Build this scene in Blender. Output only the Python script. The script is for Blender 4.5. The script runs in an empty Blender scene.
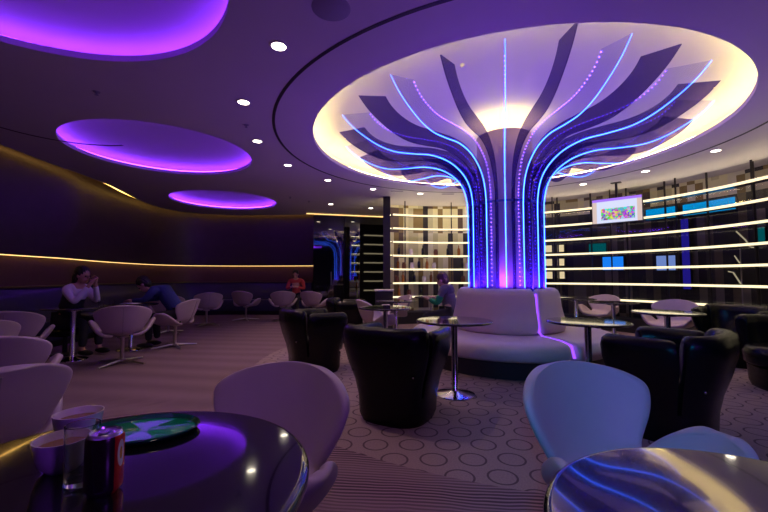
import bpy, bmesh, math, random
from math import sin, cos, pi, radians as R_, atan2, hypot, sqrt
from mathutils import Vector, Matrix
random.seed(7)
SC = bpy.context.scene
COL = SC.collection
CX, CY = 1.74, 5.48            # centre of the glowing column
ZC = 3.07                      # ceiling height

# ---------------------------------------------------------------- materials
def new_mat(name):
    m = bpy.data.materials.new(name); m.use_nodes = True
    nt = m.node_tree; nt.nodes.clear()
    out = nt.nodes.new('ShaderNodeOutputMaterial')
    return m, nt, out
def N(nt, t, **kw):
    n = nt.nodes.new(t)
    for k, v in kw.items(): setattr(n, k, v)
    return n
def pbr(name, col, rough=0.5, metal=0.0, coat=0.0, spec=0.5, noise=0.0, nscale=40, bump=0.0, bscale=200, sheen=0.0, coat_r=0.05):
    m, nt, out = new_mat(name)
    b = N(nt, 'ShaderNodeBsdfPrincipled')
    b.inputs['Roughness'].default_value = rough; b.inputs['Metallic'].default_value = metal
    b.inputs['Coat Weight'].default_value = coat; b.inputs['Coat Roughness'].default_value = coat_r
    b.inputs['Specular IOR Level'].default_value = spec
    b.inputs['Sheen Weight'].default_value = sheen
    b.inputs['Base Color'].default_value = (*col, 1)
    tc = N(nt, 'ShaderNodeTexCoord')
    if noise:
        nz = N(nt, 'ShaderNodeTexNoise'); nz.inputs['Scale'].default_value = nscale; nz.inputs['Detail'].default_value = 4
        nt.links.new(tc.outputs['Object'], nz.inputs['Vector'])
        mx = N(nt, 'ShaderNodeMix', data_type='RGBA')
        mx.inputs[6].default_value = (*[c*(1-noise) for c in col], 1); mx.inputs[7].default_value = (*[min(1, c*(1+noise)) for c in col], 1)
        nt.links.new(nz.outputs['Fac'], mx.inputs[0]); nt.links.new(mx.outputs[2], b.inputs['Base Color'])
    if bump:
        n2 = N(nt, 'ShaderNodeTexNoise'); n2.inputs['Scale'].default_value = bscale
        nt.links.new(tc.outputs['Object'], n2.inputs['Vector'])
        bp = N(nt, 'ShaderNodeBump'); bp.inputs['Strength'].default_value = bump; bp.inputs['Distance'].default_value = 0.002
        nt.links.new(n2.outputs['Fac'], bp.inputs['Height']); nt.links.new(bp.outputs[0], b.inputs['Normal'])
    nt.links.new(b.outputs[0], out.inputs[0])
    return m
def emit(name, col, s):
    m, nt, out = new_mat(name)
    e = N(nt, 'ShaderNodeEmission'); e.inputs[0].default_value = (*col, 1); e.inputs[1].default_value = s
    nt.links.new(e.outputs[0], out.inputs[0]); return m
def clearmat(name, tint, trans, gloss_r=0.03, body=(0.1, 0.1, 0.5), bodyw=0.1):
    # thin acrylic or glass sheet: mostly see-through, a little body colour, fresnel gloss
    m, nt, out = new_mat(name)
    t = N(nt, 'ShaderNodeBsdfTransparent'); t.inputs[0].default_value = (*tint, 1)
    d = N(nt, 'ShaderNodeBsdfTranslucent'); d.inputs[0].default_value = (*body, 1)
    d2 = N(nt, 'ShaderNodeBsdfDiffuse'); d2.inputs[0].default_value = (*body, 1)
    md = N(nt, 'ShaderNodeMixShader'); md.inputs[0].default_value = 0.5
    nt.links.new(d.outputs[0], md.inputs[1]); nt.links.new(d2.outputs[0], md.inputs[2])
    m1 = N(nt, 'ShaderNodeMixShader'); m1.inputs[0].default_value = bodyw
    nt.links.new(t.outputs[0], m1.inputs[1]); nt.links.new(md.outputs[0], m1.inputs[2])
    g = N(nt, 'ShaderNodeBsdfGlossy'); g.inputs['Roughness'].default_value = gloss_r
    lw = N(nt, 'ShaderNodeLayerWeight'); lw.inputs[0].default_value = 0.5
    pw = N(nt, 'ShaderNodeMath', operation='POWER'); nt.links.new(lw.outputs['Facing'], pw.inputs[0]); pw.inputs[1].default_value = 4.0
    fr = N(nt, 'ShaderNodeMath', operation='MULTIPLY_ADD'); nt.links.new(pw.outputs[0], fr.inputs[0]); fr.inputs[1].default_value = trans; fr.inputs[2].default_value = 0.035
    m2 = N(nt, 'ShaderNodeMixShader')
    nt.links.new(fr.outputs[0], m2.inputs[0]); nt.links.new(m1.outputs[0], m2.inputs[1]); nt.links.new(g.outputs[0], m2.inputs[2])
    nt.links.new(m2.outputs[0], out.inputs[0]); return m

M = {}
M['ceil'] = pbr('ceiling_paint', (0.62, 0.56, 0.60), 0.6, noise=0.03, nscale=3)
M['groove'] = pbr('groove_black', (0.02, 0.015, 0.02), 0.6)
M['wall_dark'] = pbr('dark_wall_panel', (0.055, 0.030, 0.040), 0.45, noise=0.25, nscale=6)
M['wall_low'] = pbr('brown_leather_wainscot', (0.13, 0.055, 0.05), 0.5, noise=0.15, nscale=9, bump=0.2)
M['black_wall'] = pbr('black_wall', (0.02, 0.016, 0.022), 0.5)
M['doorglass'] = pbr('black_glass', (0.004, 0.004, 0.006), 0.03, coat=1.0, spec=1.0)
M['bench'] = pbr('navy_leather', (0.025, 0.022, 0.07), 0.4, coat=0.2, bump=0.2)
M['bench_edge'] = pbr('olive_brass_edge', (0.20, 0.15, 0.05), 0.4, metal=0.6)
M['white_leather'] = pbr('white_leather', (0.66, 0.54, 0.54), 0.42, noise=0.05, nscale=12, bump=0.25, bscale=350, coat=0.15, coat_r=0.35)
M['chair_leather'] = pbr('chair_leather', (0.42, 0.33, 0.35), 0.42, noise=0.05, nscale=12, bump=0.25, bscale=350, coat=0.15, coat_r=0.35)
M['seam'] = pbr('grey_seam', (0.30, 0.26, 0.28), 0.6)
M['black_leather'] = pbr('black_leather', (0.003, 0.003, 0.004), 0.26, coat=0.0, coat_r=0.25, bump=0.3, bscale=260, spec=0.22)
M['chrome'] = pbr('polished_chrome', (0.75, 0.72, 0.72), 0.12, metal=1.0)
M['satin'] = pbr('satin_steel', (0.50, 0.46, 0.46), 0.3, metal=1.0)
M['black_top'] = pbr('black_lacquer', (0.006, 0.005, 0.007), 0.08, coat=0.75, coat_r=0.03, spec=0.5)
M['black_top'].node_tree.nodes['Principled BSDF'].inputs['Coat IOR'].default_value = 1.45
M['dark_plinth'] = pbr('black_plinth', (0.012, 0.010, 0.014), 0.5)
M['core'] = pbr('lilac_column_skin', (0.36, 0.24, 0.40), 0.7, noise=0.04, nscale=5)
M['ringband'] = pbr('indigo_ring', (0.05, 0.05, 0.3), 0.3, metal=0.5)
M['fin_clear'] = clearmat('clear_acrylic', (0.88, 0.87, 1.0), 0.25, body=(0.35, 0.28, 1.0), bodyw=0.10)
M['fin_dark'] = clearmat('smoked_acrylic', (0.40, 0.34, 0.60), 0.25, body=(0.08, 0.06, 0.34), bodyw=0.20)
M['led_blue'] = emit('led_blue', (0.035, 0.125, 1.0), 9.0)
M['led_violet'] = emit('led_violet_dots', (0.22, 0.08, 1.0), 15.0)
M['led_slit'] = emit('led_violet_slit', (0.25, 0.06, 1.0), 2.0)
M['cove_warm'] = emit('cove_warm', (1.0, 0.82, 0.25), 60.0)
M['cove_core'] = emit('cove_core', (1.0, 0.83, 0.30), 60.0)
M['cove_violet'] = emit('cove_violet', (0.21, 0.028, 1.0), 28.0)
M['cove_gold'] = emit('cove_gold', (1.0, 0.55, 0.12), 7)
M['strip_gold'] = emit('strip_gold', (1.0, 0.60, 0.20), 2.2)
M['shelf_led'] = emit('shelf_led', (1.0, 0.84, 0.52), 1.5)
M['panel_fill'] = emit('panel_fill', (1.0, 0.84, 0.45), 10.0)
M['panel_fill_bright'] = emit('panel_fill_bright', (1.0, 0.86, 0.5), 22.0)
M['lamp'] = emit('downlight', (1.0, 0.88, 0.68), 14.0)
M['trimwhite'] = pbr('white_trim', (0.7, 0.66, 0.64), 0.4)
M['shelf'] = pbr('shelf_board', (0.05, 0.04, 0.045), 0.2, coat=0.5)
M['post'] = pbr('dark_bronze_post', (0.015, 0.010, 0.012), 0.35, metal=0.3)
M['glass_wall'] = clearmat('smoked_glass', (0.80, 0.78, 0.82), 0.5, gloss_r=0.01, body=(0.02, 0.02, 0.03), bodyw=0.05)
M['grille'] = pbr('grey_grille', (0.30, 0.26, 0.34), 0.6)
M['tvframe'] = pbr('black_plastic', (0.01, 0.01, 0.012), 0.3)
M['ceramic'] = pbr('white_ceramic', (0.75, 0.68, 0.66), 0.18, coat=0.6)
M['coffee'] = pbr('coffee_with_milk', (0.26, 0.13, 0.05), 0.12)
M['tray'] = pbr('green_tray', (0.0, 0.42, 0.14), 0.15, coat=0.3)
M['tray_rim'] = pbr('dark_green_rim', (0.0, 0.10, 0.04), 0.2, coat=0.8)
M['alu'] = pbr('aluminium', (0.75, 0.73, 0.76), 0.22, metal=1.0)
M['skin'] = pbr('skin', (0.55, 0.30, 0.22), 0.5)
M['hair'] = pbr('black_hair', (0.012, 0.008, 0.008), 0.45)
M['hair_brown'] = pbr('brown_hair', (0.07, 0.03, 0.025), 0.45)
M['eye'] = pbr('dark_eye', (0.02, 0.015, 0.015), 0.1)
M['lilac_cloth'] = pbr('pale_blouse', (0.82, 0.72, 0.86), 0.8, bump=0.3, bscale=60)
M['vest'] = pbr('dark_waistcoat', (0.02, 0.018, 0.03), 0.8)
M['blue_cloth'] = pbr('navy_sweater', (0.02, 0.028, 0.16), 0.85, bump=0.3, bscale=120)
M['dark_cloth'] = pbr('dark_trousers', (0.015, 0.015, 0.022), 0.8)
M['grey_cloth'] = pbr('plum_grey_jacket', (0.13, 0.09, 0.14), 0.8, bump=0.4, bscale=50)
M['green_cloth'] = pbr('green_sleeve', (0.0, 0.20, 0.10), 0.8)
M['shoe'] = pbr('black_shoe', (0.01, 0.01, 0.01), 0.4)
M['red_cloth'] = pbr('red_shirt', (0.55, 0.06, 0.06), 0.8, bump=0.3, bscale=60)
M['napkin'] = pbr('white_napkin', (0.7, 0.66, 0.7), 0.8)
M['whitebox'] = pbr('white_counter', (0.75, 0.72, 0.62), 0.4)

def m_glass():
    m, nt, out = new_mat('drinking_glass')
    b = N(nt, 'ShaderNodeBsdfPrincipled'); b.inputs['Transmission Weight'].default_value = 1; b.inputs['Roughness'].default_value = 0.02
    b.inputs['IOR'].default_value = 1.45; b.inputs['Base Color'].default_value = (0.95, 0.92, 0.98, 1)
    nt.links.new(b.outputs[0], out.inputs[0]); return m
M['glass'] = m_glass()

def math_n(nt, op, a, b=None, c=None):
    n = N(nt, 'ShaderNodeMath', operation=op)
    for i, v in enumerate((a, b, c)):
        if v is None: continue
        if isinstance(v, (int, float)): n.inputs[i].default_value = v
        else: nt.links.new(v, n.inputs[i])
    return n.outputs[0]

def m_redshirt():
    return M['red_cloth']

def m_floor():
    m, nt, out = new_mat('lounge_carpet')
    b = N(nt, 'ShaderNodeBsdfPrincipled'); b.inputs['Roughness'].default_value = 0.95; b.inputs['Specular IOR Level'].default_value = 0.15
    tc = N(nt, 'ShaderNodeTexCoord'); sp = N(nt, 'ShaderNodeSeparateXYZ'); nt.links.new(tc.outputs['Object'], sp.inputs[0])
    x, y = sp.outputs[0], sp.outputs[1]
    dx = math_n(nt, 'SUBTRACT', x, CX+0.04); dy = math_n(nt, 'SUBTRACT', y, CY-0.04)
    r = math_n(nt, 'SQRT', math_n(nt, 'ADD', math_n(nt, 'MULTIPLY', dx, dx), math_n(nt, 'MULTIPLY', dy, dy)))
    inside = math_n(nt, 'LESS_THAN', r, 3.48)
    # rings on a staggered grid
    S = 0.245; K = S*0.866*2
    def ringgrid(ox, oy):
        u = math_n(nt, 'SUBTRACT', math_n(nt, 'FRACT', math_n(nt, 'ADD', math_n(nt, 'DIVIDE', dx, S), ox+50)), 0.5)
        v = math_n(nt, 'SUBTRACT', math_n(nt, 'FRACT', math_n(nt, 'ADD', math_n(nt, 'DIVIDE', dy, K), oy+50)), 0.5)
        u = math_n(nt, 'MULTIPLY', u, S); v = math_n(nt, 'MULTIPLY', v, K)
        d = math_n(nt, 'SQRT', math_n(nt, 'ADD', math_n(nt, 'MULTIPLY', u, u), math_n(nt, 'MULTIPLY', v, v)))
        e = math_n(nt, 'ABSOLUTE', math_n(nt, 'SUBTRACT', d, 0.082))
        return math_n(nt, 'LESS_THAN', e, 0.0065)
    ring = math_n(nt, 'MAXIMUM', ringgrid(0, 0), ringgrid(0.5, 0.5))
    nz = N(nt, 'ShaderNodeTexNoise'); nz.inputs['Scale'].default_value = 90; nz.inputs['Detail'].default_value = 3
    nt.links.new(tc.outputs['Object'], nz.inputs['Vector'])
    ca = N(nt, 'ShaderNodeMix', data_type='RGBA'); ca.inputs[6].default_value = (0.19, 0.135, 0.135, 1); ca.inputs[7].default_value = (0.36, 0.27, 0.26, 1)
    nt.links.new(nz.outputs['Fac'], ca.inputs[0])
    cb = N(nt, 'ShaderNodeMix', data_type='RGBA'); cb.inputs[7].default_value = (0.075, 0.045, 0.06, 1)
    nt.links.new(math_n(nt, 'MULTIPLY', ring, 0.85), cb.inputs[0]); nt.links.new(ca.outputs[2], cb.inputs[6])
    # outer carpet: fine wavering lines, with broad pale bands
    mp = N(nt, 'ShaderNodeMapping'); mp.inputs['Rotation'].default_value = (0, 0, R_(6)); nt.links.new(tc.outputs['Object'], mp.inputs[0])
    w = N(nt, 'ShaderNodeTexWave', wave_type='BANDS', bands_direction='Y'); w.inputs['Scale'].default_value = 11
    w.inputs['Distortion'].default_value = 6.0; w.inputs['Detail'].default_value = 2; w.inputs['Detail Scale'].default_value = 0.25
    nt.links.new(mp.outputs[0], w.inputs['Vector'])
    w2 = N(nt, 'ShaderNodeTexWave', wave_type='BANDS', bands_direction='Y'); w2.inputs['Scale'].default_value = 0.75
    w2.inputs['Distortion'].default_value = 3.0; w2.inputs['Detail'].default_value = 2; w2.inputs['Detail Scale'].default_value = 0.4
    nt.links.new(mp.outputs[0], w2.inputs['Vector'])
    cr = N(nt, 'ShaderNodeValToRGB'); cr.color_ramp.elements[0].position = 0.30; cr.color_ramp.elements[1].position = 0.62
    cr.color_ramp.elements[0].color = (0.27, 0.18, 0.20, 1); cr.color_ramp.elements[1].color = (0.075, 0.045, 0.06, 1)
    nt.links.new(w.outputs['Fac'], cr.inputs[0])
    c2 = N(nt, 'ShaderNodeMix', data_type='RGBA'); c2.inputs[7].default_value = (0.24, 0.16, 0.18, 1)
    nt.links.new(math_n(nt, 'MULTIPLY', w2.outputs['Fac'], 0.55), c2.inputs[0]); nt.links.new(cr.outputs[0], c2.inputs[6])
    fin = N(nt, 'ShaderNodeMix', data_type='RGBA')
    nt.links.new(inside, fin.inputs[0]); nt.links.new(c2.outputs[2], fin.inputs[6]); nt.links.new(cb.outputs[2], fin.inputs[7])
    nt.links.new(fin.outputs[2], b.inputs['Base Color'])
    bp = N(nt, 'ShaderNodeBump'); bp.inputs['Strength'].default_value = 0.5; bp.inputs['Distance'].default_value = 0.004
    nt.links.new(nz.outputs['Fac'], bp.inputs['Height']); nt.links.new(bp.outputs[0], b.inputs['Normal'])
    nt.links.new(b.outputs[0], out.inputs[0]); return m
M['floor'] = m_floor()

def m_slats():
    # tall strips of cream, tan, brown and black; every shelf bay has its own order. Beyond the column the strips are dark below the top band
    m, nt, out = new_mat('striped_panels')
    b = N(nt, 'ShaderNodeBsdfPrincipled'); b.inputs['Roughness'].default_value = 0.4
    tc = N(nt, 'ShaderNodeTexCoord'); sp = N(nt, 'ShaderNodeSeparateXYZ'); nt.links.new(tc.outputs['Object'], sp.inputs[0])
    dx = math_n(nt, 'SUBTRACT', sp.outputs[0], CX); dy = math_n(nt, 'SUBTRACT', sp.outputs[1], CY)
    th = math_n(nt, 'ARCTAN2', dy, dx)
    a = math_n(nt, 'FLOOR', math_n(nt, 'MULTIPLY', th, 4.9/0.135))
    row = math_n(nt, 'FLOOR', math_n(nt, 'DIVIDE', math_n(nt, 'SUBTRACT', sp.outputs[2], 0.32), 0.335))
    cv = N(nt, 'ShaderNodeCombineXYZ'); nt.links.new(a, cv.inputs[0]); nt.links.new(math_n(nt, 'FLOOR', math_n(nt, 'DIVIDE', row, 2.0)), cv.inputs[1])
    wn = N(nt, 'ShaderNodeTexWhiteNoise', noise_dimensions='2D'); nt.links.new(cv.outputs[0], wn.inputs['Vector'])
    def ramp(stops):
        cr = N(nt, 'ShaderNodeValToRGB'); cr.color_ramp.interpolation = 'CONSTANT'
        el = cr.color_ramp.elements
        el[0].position = stops[0][0]; el[0].color = (*stops[0][1], 1)
        el[1].position = stops[1][0]; el[1].color = (*stops[1][1], 1)
        for p, c in stops[2:]:
            e = el.new(p); e.color = (*c, 1)
        nt.links.new(wn.outputs['Value'], cr.inputs[0]); return cr
    light = ramp([(0, (0.85, 0.78, 0.52)), (0.28, (0.62, 0.56, 0.36)), (0.48, (0.28, 0.19, 0.07)), (0.62, (0.02, 0.015, 0.02)), (0.78, (0.78, 0.72, 0.62)), (0.92, (0.12, 0.07, 0.06))])
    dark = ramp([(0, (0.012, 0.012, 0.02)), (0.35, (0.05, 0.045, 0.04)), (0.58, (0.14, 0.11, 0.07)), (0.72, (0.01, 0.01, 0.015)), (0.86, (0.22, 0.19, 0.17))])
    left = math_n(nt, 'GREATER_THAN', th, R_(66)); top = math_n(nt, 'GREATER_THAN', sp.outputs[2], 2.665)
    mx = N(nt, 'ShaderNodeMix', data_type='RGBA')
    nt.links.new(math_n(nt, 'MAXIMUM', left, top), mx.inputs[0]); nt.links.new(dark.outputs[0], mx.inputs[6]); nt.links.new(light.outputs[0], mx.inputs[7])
    nt.links.new(mx.outputs[2], b.inputs['Base Color'])
    nt.links.new(b.outputs[0], out.inputs[0]); return m
M['slats'] = m_slats()

def m_tv():
    m, nt, out = new_mat('tv_picture')
    e = N(nt, 'ShaderNodeEmission'); e.inputs[1].default_value = 1.15
    tc = N(nt, 'ShaderNodeTexCoord'); sp = N(nt, 'ShaderNodeSeparateXYZ'); nt.links.new(tc.outputs['Object'], sp.inputs[0])
    v = N(nt, 'ShaderNodeTexVoronoi'); v.inputs['Scale'].default_value = 26; nt.links.new(tc.outputs['Object'], v.inputs['Vector'])
    hs = N(nt, 'ShaderNodeHueSaturation'); hs.inputs['Saturation'].default_value = 1.5; hs.inputs['Value'].default_value = 0.75
    nt.links.new(v.outputs['Color'], hs.inputs['Color'])
    x, z = sp.outputs[0], sp.outputs[2]
    mask = math_n(nt, 'MULTIPLY', math_n(nt, 'LESS_THAN', math_n(nt, 'ABSOLUTE', math_n(nt, 'SUBTRACT', x, 0.02)), 0.30),
                  math_n(nt, 'MULTIPLY', math_n(nt, 'LESS_THAN', z, 0.045), math_n(nt, 'GREATER_THAN', z, -0.19)))
    mx = N(nt, 'ShaderNodeMix', data_type='RGBA'); mx.inputs[6].default_value = (0.62, 0.66, 0.86, 1)
    nt.links.new(math_n(nt, 'MULTIPLY', mask, 0.92), mx.inputs[0]); nt.links.new(hs.outputs[0], mx.inputs[7])
    side = math_n(nt, 'GREATER_THAN', math_n(nt, 'ABSOLUTE', math_n(nt, 'SUBTRACT', x, 0.0)), 0.36)
    m2 = N(nt, 'ShaderNodeMix', data_type='RGBA'); m2.inputs[7].default_value = (0.62, 0.48, 0.44, 1)
    nt.links.new(side, m2.inputs[0]); nt.links.new(mx.outputs[2], m2.inputs[6])
    band = math_n(nt, 'GREATER_THAN', z, 0.195)
    m3 = N(nt, 'ShaderNodeMix', data_type='RGBA'); m3.inputs[7].default_value = (0.35, 0.16, 0.85, 1)
    nt.links.new(band, m3.inputs[0]); nt.links.new(m2.outputs[2], m3.inputs[6])
    nt.links.new(m3.outputs[2], e.inputs[0]); nt.links.new(e.outputs[0], out.inputs[0]); return m
M['tv'] = m_tv()

def m_can():
    m, nt, out = new_mat('can_print')
    b = N(nt, 'ShaderNodeBsdfPrincipled'); b.inputs['Roughness'].default_value = 0.25; b.inputs['Metallic'].default_value = 0.4
    tc = N(nt, 'ShaderNodeTexCoord'); sp = N(nt, 'ShaderNodeSeparateXYZ'); nt.links.new(tc.outputs['Object'], sp.inputs[0])
    th = math_n(nt, 'ARCTAN2', sp.outputs[1], sp.outputs[0])
    # dark can with a red quarter and a pale leaf shaped emblem
    red = math_n(nt, 'LESS_THAN', math_n(nt, 'ABSOLUTE', math_n(nt, 'SUBTRACT', th, 0.3)), 0.75)
    mx = N(nt, 'ShaderNodeMix', data_type='RGBA'); mx.inputs[6].default_value = (0.03, 0.012, 0.02, 1); mx.inputs[7].default_value = (0.55, 0.02, 0.02, 1)
    nt.links.new(red, mx.inputs[0])
    u = math_n(nt, 'DIVIDE', math_n(nt, 'SUBTRACT', th, -0.02), 0.26)
    v = math_n(nt, 'DIVIDE', math_n(nt, 'SUBTRACT', sp.outputs[2], 0.075), 0.026)
    d = math_n(nt, 'ADD', math_n(nt, 'MULTIPLY', u, u), math_n(nt, 'MULTIPLY', v, v))
    o = math_n(nt, 'LESS_THAN', d, 1.0); i_ = math_n(nt, 'LESS_THAN', d, 0.22)
    m2 = N(nt, 'ShaderNodeMix', data_type='RGBA'); m2.inputs[7].default_value = (0.75, 0.66, 0.5, 1)
    nt.links.new(o, m2.inputs[0]); nt.links.new(mx.outputs[2], m2.inputs[6])
    m3 = N(nt, 'ShaderNodeMix', data_type='RGBA'); m3.inputs[7].default_value = (0.6, 0.25, 0.02, 1)
    nt.links.new(i_, m3.inputs[0]); nt.links.new(m2.outputs[2], m3.inputs[6])
    nt.links.new(m3.outputs[2], b.inputs['Base Color']); nt.links.new(b.outputs[0], out.inputs[0]); return m
M['can'] = m_can()

# ---------------------------------------------------------------- object helpers
def link(name, me, mat, parent=None):
    o = bpy.data.objects.new(name, me); COL.objects.link(o)
    if mat is not None: me.materials.append(mat)
    if parent is not None: o.parent = parent
    return o
def obj(name, bm, mat, parent=None, smooth=True, angle=42):
    bmesh.ops.recalc_face_normals(bm, faces=bm.faces)
    me = bpy.data.meshes.new(name); bm.to_mesh(me); bm.free()
    if smooth:
        for p in me.polygons: p.use_smooth = True
        me.set_sharp_from_angle(angle=R_(angle))
    return link(name, me, mat, parent)
def thing(name, label, cat, loc=(0, 0, 0), rz=0.0, group=None):
    o = bpy.data.objects.new(name, None); COL.objects.link(o)
    o.empty_display_size = 0.1
    o.location = loc; o.rotation_euler = (0, 0, rz); o['label'] = label; o['category'] = cat
    if group: o['group'] = group
    return o
def tag(o, label, cat, group=None):
    o['label'] = label; o['category'] = cat
    if group: o['group'] = group
    return o
def struct(o):
    o['kind'] = 'structure'; return o
def dup(root, loc, rz, label, group=None):
    r = root.copy(); COL.objects.link(r); r.location = loc; r.rotation_euler = (0, 0, rz); r['label'] = label
    if group: r['group'] = group
    for ch in list(root.children):
        c = ch.copy(); COL.objects.link(c); c.parent = r
        for g in list(ch.children):
            d = g.copy(); COL.objects.link(d); d.parent = c
    return r

def box(bm, x0, x1, y0, y1, z0, z1, bev=0.0):
    r = bmesh.ops.create_cube(bm, size=1.0)
    vs = r['verts']
    for v in vs:
        v.co = Vector(((x0+x1)/2+v.co.x*(x1-x0), (y0+y1)/2+v.co.y*(y1-y0), (z0+z1)/2+v.co.z*(z1-z0)))
    if bev:
        es = list({e for v in vs for e in v.link_edges})
        bmesh.ops.bevel(bm, geom=es, offset=bev, segments=2, affect='EDGES')
def lathe(bm, prof, n=48, cx=0, cy=0, cz=0, a0=0.0, a1=None):
    """spin (r,z) pairs about the vertical through (cx,cy)"""
    full = a1 is None
    m = n if full else n+1
    rings = []
    for r, z in prof:
        if r < 1e-6 and full:
            rings.append([bm.verts.new((cx, cy, cz+z))]); continue
        ring = []
        for i in range(m):
            a = a0+(2*pi*i/n if full else (a1-a0)*i/n)
            ring.append(bm.verts.new((cx+r*cos(a), cy+r*sin(a), cz+z)))
        rings.append(ring)
    for A, B in zip(rings, rings[1:]):
        for i in range(n):
            j = (i+1) % m if full else i+1
            if len(A) == 1 and len(B) == 1: continue
            if len(A) == 1: bm.faces.new((A[0], B[i], B[j]))
            elif len(B) == 1: bm.faces.new((A[i], A[j], B[0]))
            else: bm.faces.new((A[i], A[j], B[j], B[i]))
    return rings
def arc_solid(bm, loop, a0, a1, n, cx=0, cy=0, power=2.0, soft=0.0):
    """sweep a closed (r,z) loop round the vertical; ends rounded by 'soft' radians; plan a superellipse"""
    rc = sum(p[0] for p in loop)/len(loop); zc = sum(p[1] for p in loop)/len(loop)
    rows = []
    angs = [a0+(a1-a0)*i/n for i in range(n+1)]
    if soft:
        sgn = 1 if a1 > a0 else -1
        ext = [soft*t for t in (0, 0.03, 0.12, 0.28, 0.55)]
        inner = [a for a in angs if abs(a-a0) > soft*1.05 and abs(a-a1) > soft*1.05]
        angs = [a0+sgn*e for e in ext]+[a0+sgn*soft]+inner+[a1-sgn*soft]+[a1-sgn*e for e in reversed(ext)]
    for a in angs:
        k = 1.0
        if soft:
            d = min(abs(a-a0), abs(a-a1))/soft
            if d < 1: k = sqrt(max(0, 1-(1-d)**2))*0.22+0.78
        c, s = abs(cos(a)), abs(sin(a))
        sup = 1.0/((c**power+s**power)**(1/power)) if power != 2.0 else 1.0
        rows.append([bm.verts.new((cx+(rc+(r-rc)*k)*sup*cos(a), cy+(rc+(r-rc)*k)*sup*sin(a), zc+(z-zc)*k if soft else z)) for r, z in loop])
    m = len(loop)
    for A, B in zip(rows, rows[1:]):
        for i in range(m):
            j = (i+1) % m
            bm.faces.new((A[i], A[j], B[j], B[i]))
    bm.faces.new(rows[0]); bm.faces.new(list(reversed(rows[-1])))
def tube(bm, pts, rad, n=8, cap=True):
    pts = [Vector(p) for p in pts]
    rows = []
    for i, p in enumerate(pts):
        t = (pts[min(i+1, len(pts)-1)]-pts[max(i-1, 0)]).normalized()
        up = Vector((0, 0, 1)) if abs(t.z) < 0.9 else Vector((1, 0, 0))
        a = t.cross(up).normalized(); b = t.cross(a)
        r = rad[i] if isinstance(rad, (list, tuple)) else rad
        rows.append([bm.verts.new(p+a*r*cos(2*pi*k/n)+b*r*sin(2*pi*k/n)) for k in range(n)])
    for A, B in zip(rows, rows[1:]):
        for k in range(n):
            bm.faces.new((A[k], A[(k+1) % n], B[(k+1) % n], B[k]))
    if cap:
        bm.faces.new(rows[0]); bm.faces.new(list(reversed(rows[-1])))
def catmull(P, n=6):
    out = []
    P = [Vector(p) for p in P]
    for i in range(len(P)-1):
        p0 = P[max(i-1, 0)]; p1 = P[i]; p2 = P[i+1]; p3 = P[min(i+2, len(P)-1)]
        for k in range(n):
            t = k/n
            out.append(0.5*((2*p1)+(p2-p0)*t+(2*p0-5*p1+4*p2-p3)*t*t+(3*p1-p0-3*p2+p3)*t**3))
    out.append(P[-1]); return out
def offset(path, d):
    """path walks with the room on its right-hand side; positive d goes away from the room (left)"""
    out = []
    for i, p in enumerate(path):
        t = (path[min(i+1, len(path)-1)]-path[max(i-1, 0)]).normalized()
        out.append(Vector((p.x-t.y*d, p.y+t.x*d)))
    return out
def sweep(bm, path, prof, closed=True):
    """prof: (offset, z) pairs swept along a plan path"""
    cols = [offset(path, d) for d, z in prof]
    g = [[bm.verts.new((cols[j][i].x, cols[j][i].y, prof[j][1])) for j in range(len(prof))] for i in range(len(path))]
    m = len(prof)
    for A, B in zip(g, g[1:]):
        for j in range(m if closed else m-1):
            k = (j+1) % m
            bm.faces.new((A[j], A[k], B[k], B[j]))
    if closed:
        bm.faces.new(g[0]); bm.faces.new(list(reversed(g[-1])))

# ---------------------------------------------------------------- the room shell
lip = catmull([(-5.55, -3.6), (-5.55, 0), (-5.58, 3.5), (-5.60, 5.48), (-5.68, 6.4), (-5.70, 7.2), (-5.80, 8.1), (-6.08, 9.2), (-6.24, 10.3), (-6.15, 11.0), (-5.71, 11.55), (-4.75, 11.93), (-3.7, 11.95), (-2.7, 11.85), (-2.17, 11.74)], 5)
wall_path = catmull([(-5.83, -3.6), (-5.83, 0), (-5.86, 3.5), (-5.88, 5.3), (-5.98, 6.4), (-6.06, 7.3), (-6.30, 8.2), (-6.50, 9.2), (-6.58, 10.3), (-6.50, 11.2), (-5.95, 11.95), (-4.85, 12.28), (-3.7, 12.28), (-2.7, 12.17), (-2.17, 12.05)], 5)

bm = bmesh.new()
box(bm, -7.5, 8.2, -3.8, 13.0, -0.12, 0.0)
struct(obj('floor', bm, M['floor'], smooth=False))

# ceiling with its round recesses
recs = [(CX-0.04, CY+0.02, 2.69, 'main'), (-2.30, 1.99, 1.355, 'v'), (-3.42, 5.88, 1.285, 'v'), (-4.05, 9.70, 1.26, 'v'), (1.7, -1.2, 1.35, 'v'), (-1.3, -1.6, 1.3, 'v')]  # last two recesses unseen behind the camera, added for violet light on the chairs
bm = bmesh.new()
outline = [(p.x, p.y) for p in lip]+[(-2.14, 11.60), (0.2, 12.25), (7.6, 12.6), (7.6, -3.6)]
vs = [bm.verts.new((x, y, ZC)) for x, y in outline]
es = [bm.edges.new((vs[i], vs[(i+1) % len(vs)])) for i in range(len(vs))]
NR = 128
for cx, cy, r, k in recs:
    hv = [bm.verts.new((cx+r*cos(2*pi*i/NR), cy+r*sin(2*pi*i/NR), ZC)) for i in range(NR)]
    es += [bm.edges.new((hv[i], hv[(i+1) % NR])) for i in range(NR)]
bmesh.ops.triangle_fill(bm, edges=es, use_beauty=True, normal=(0, 0, -1))
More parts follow.
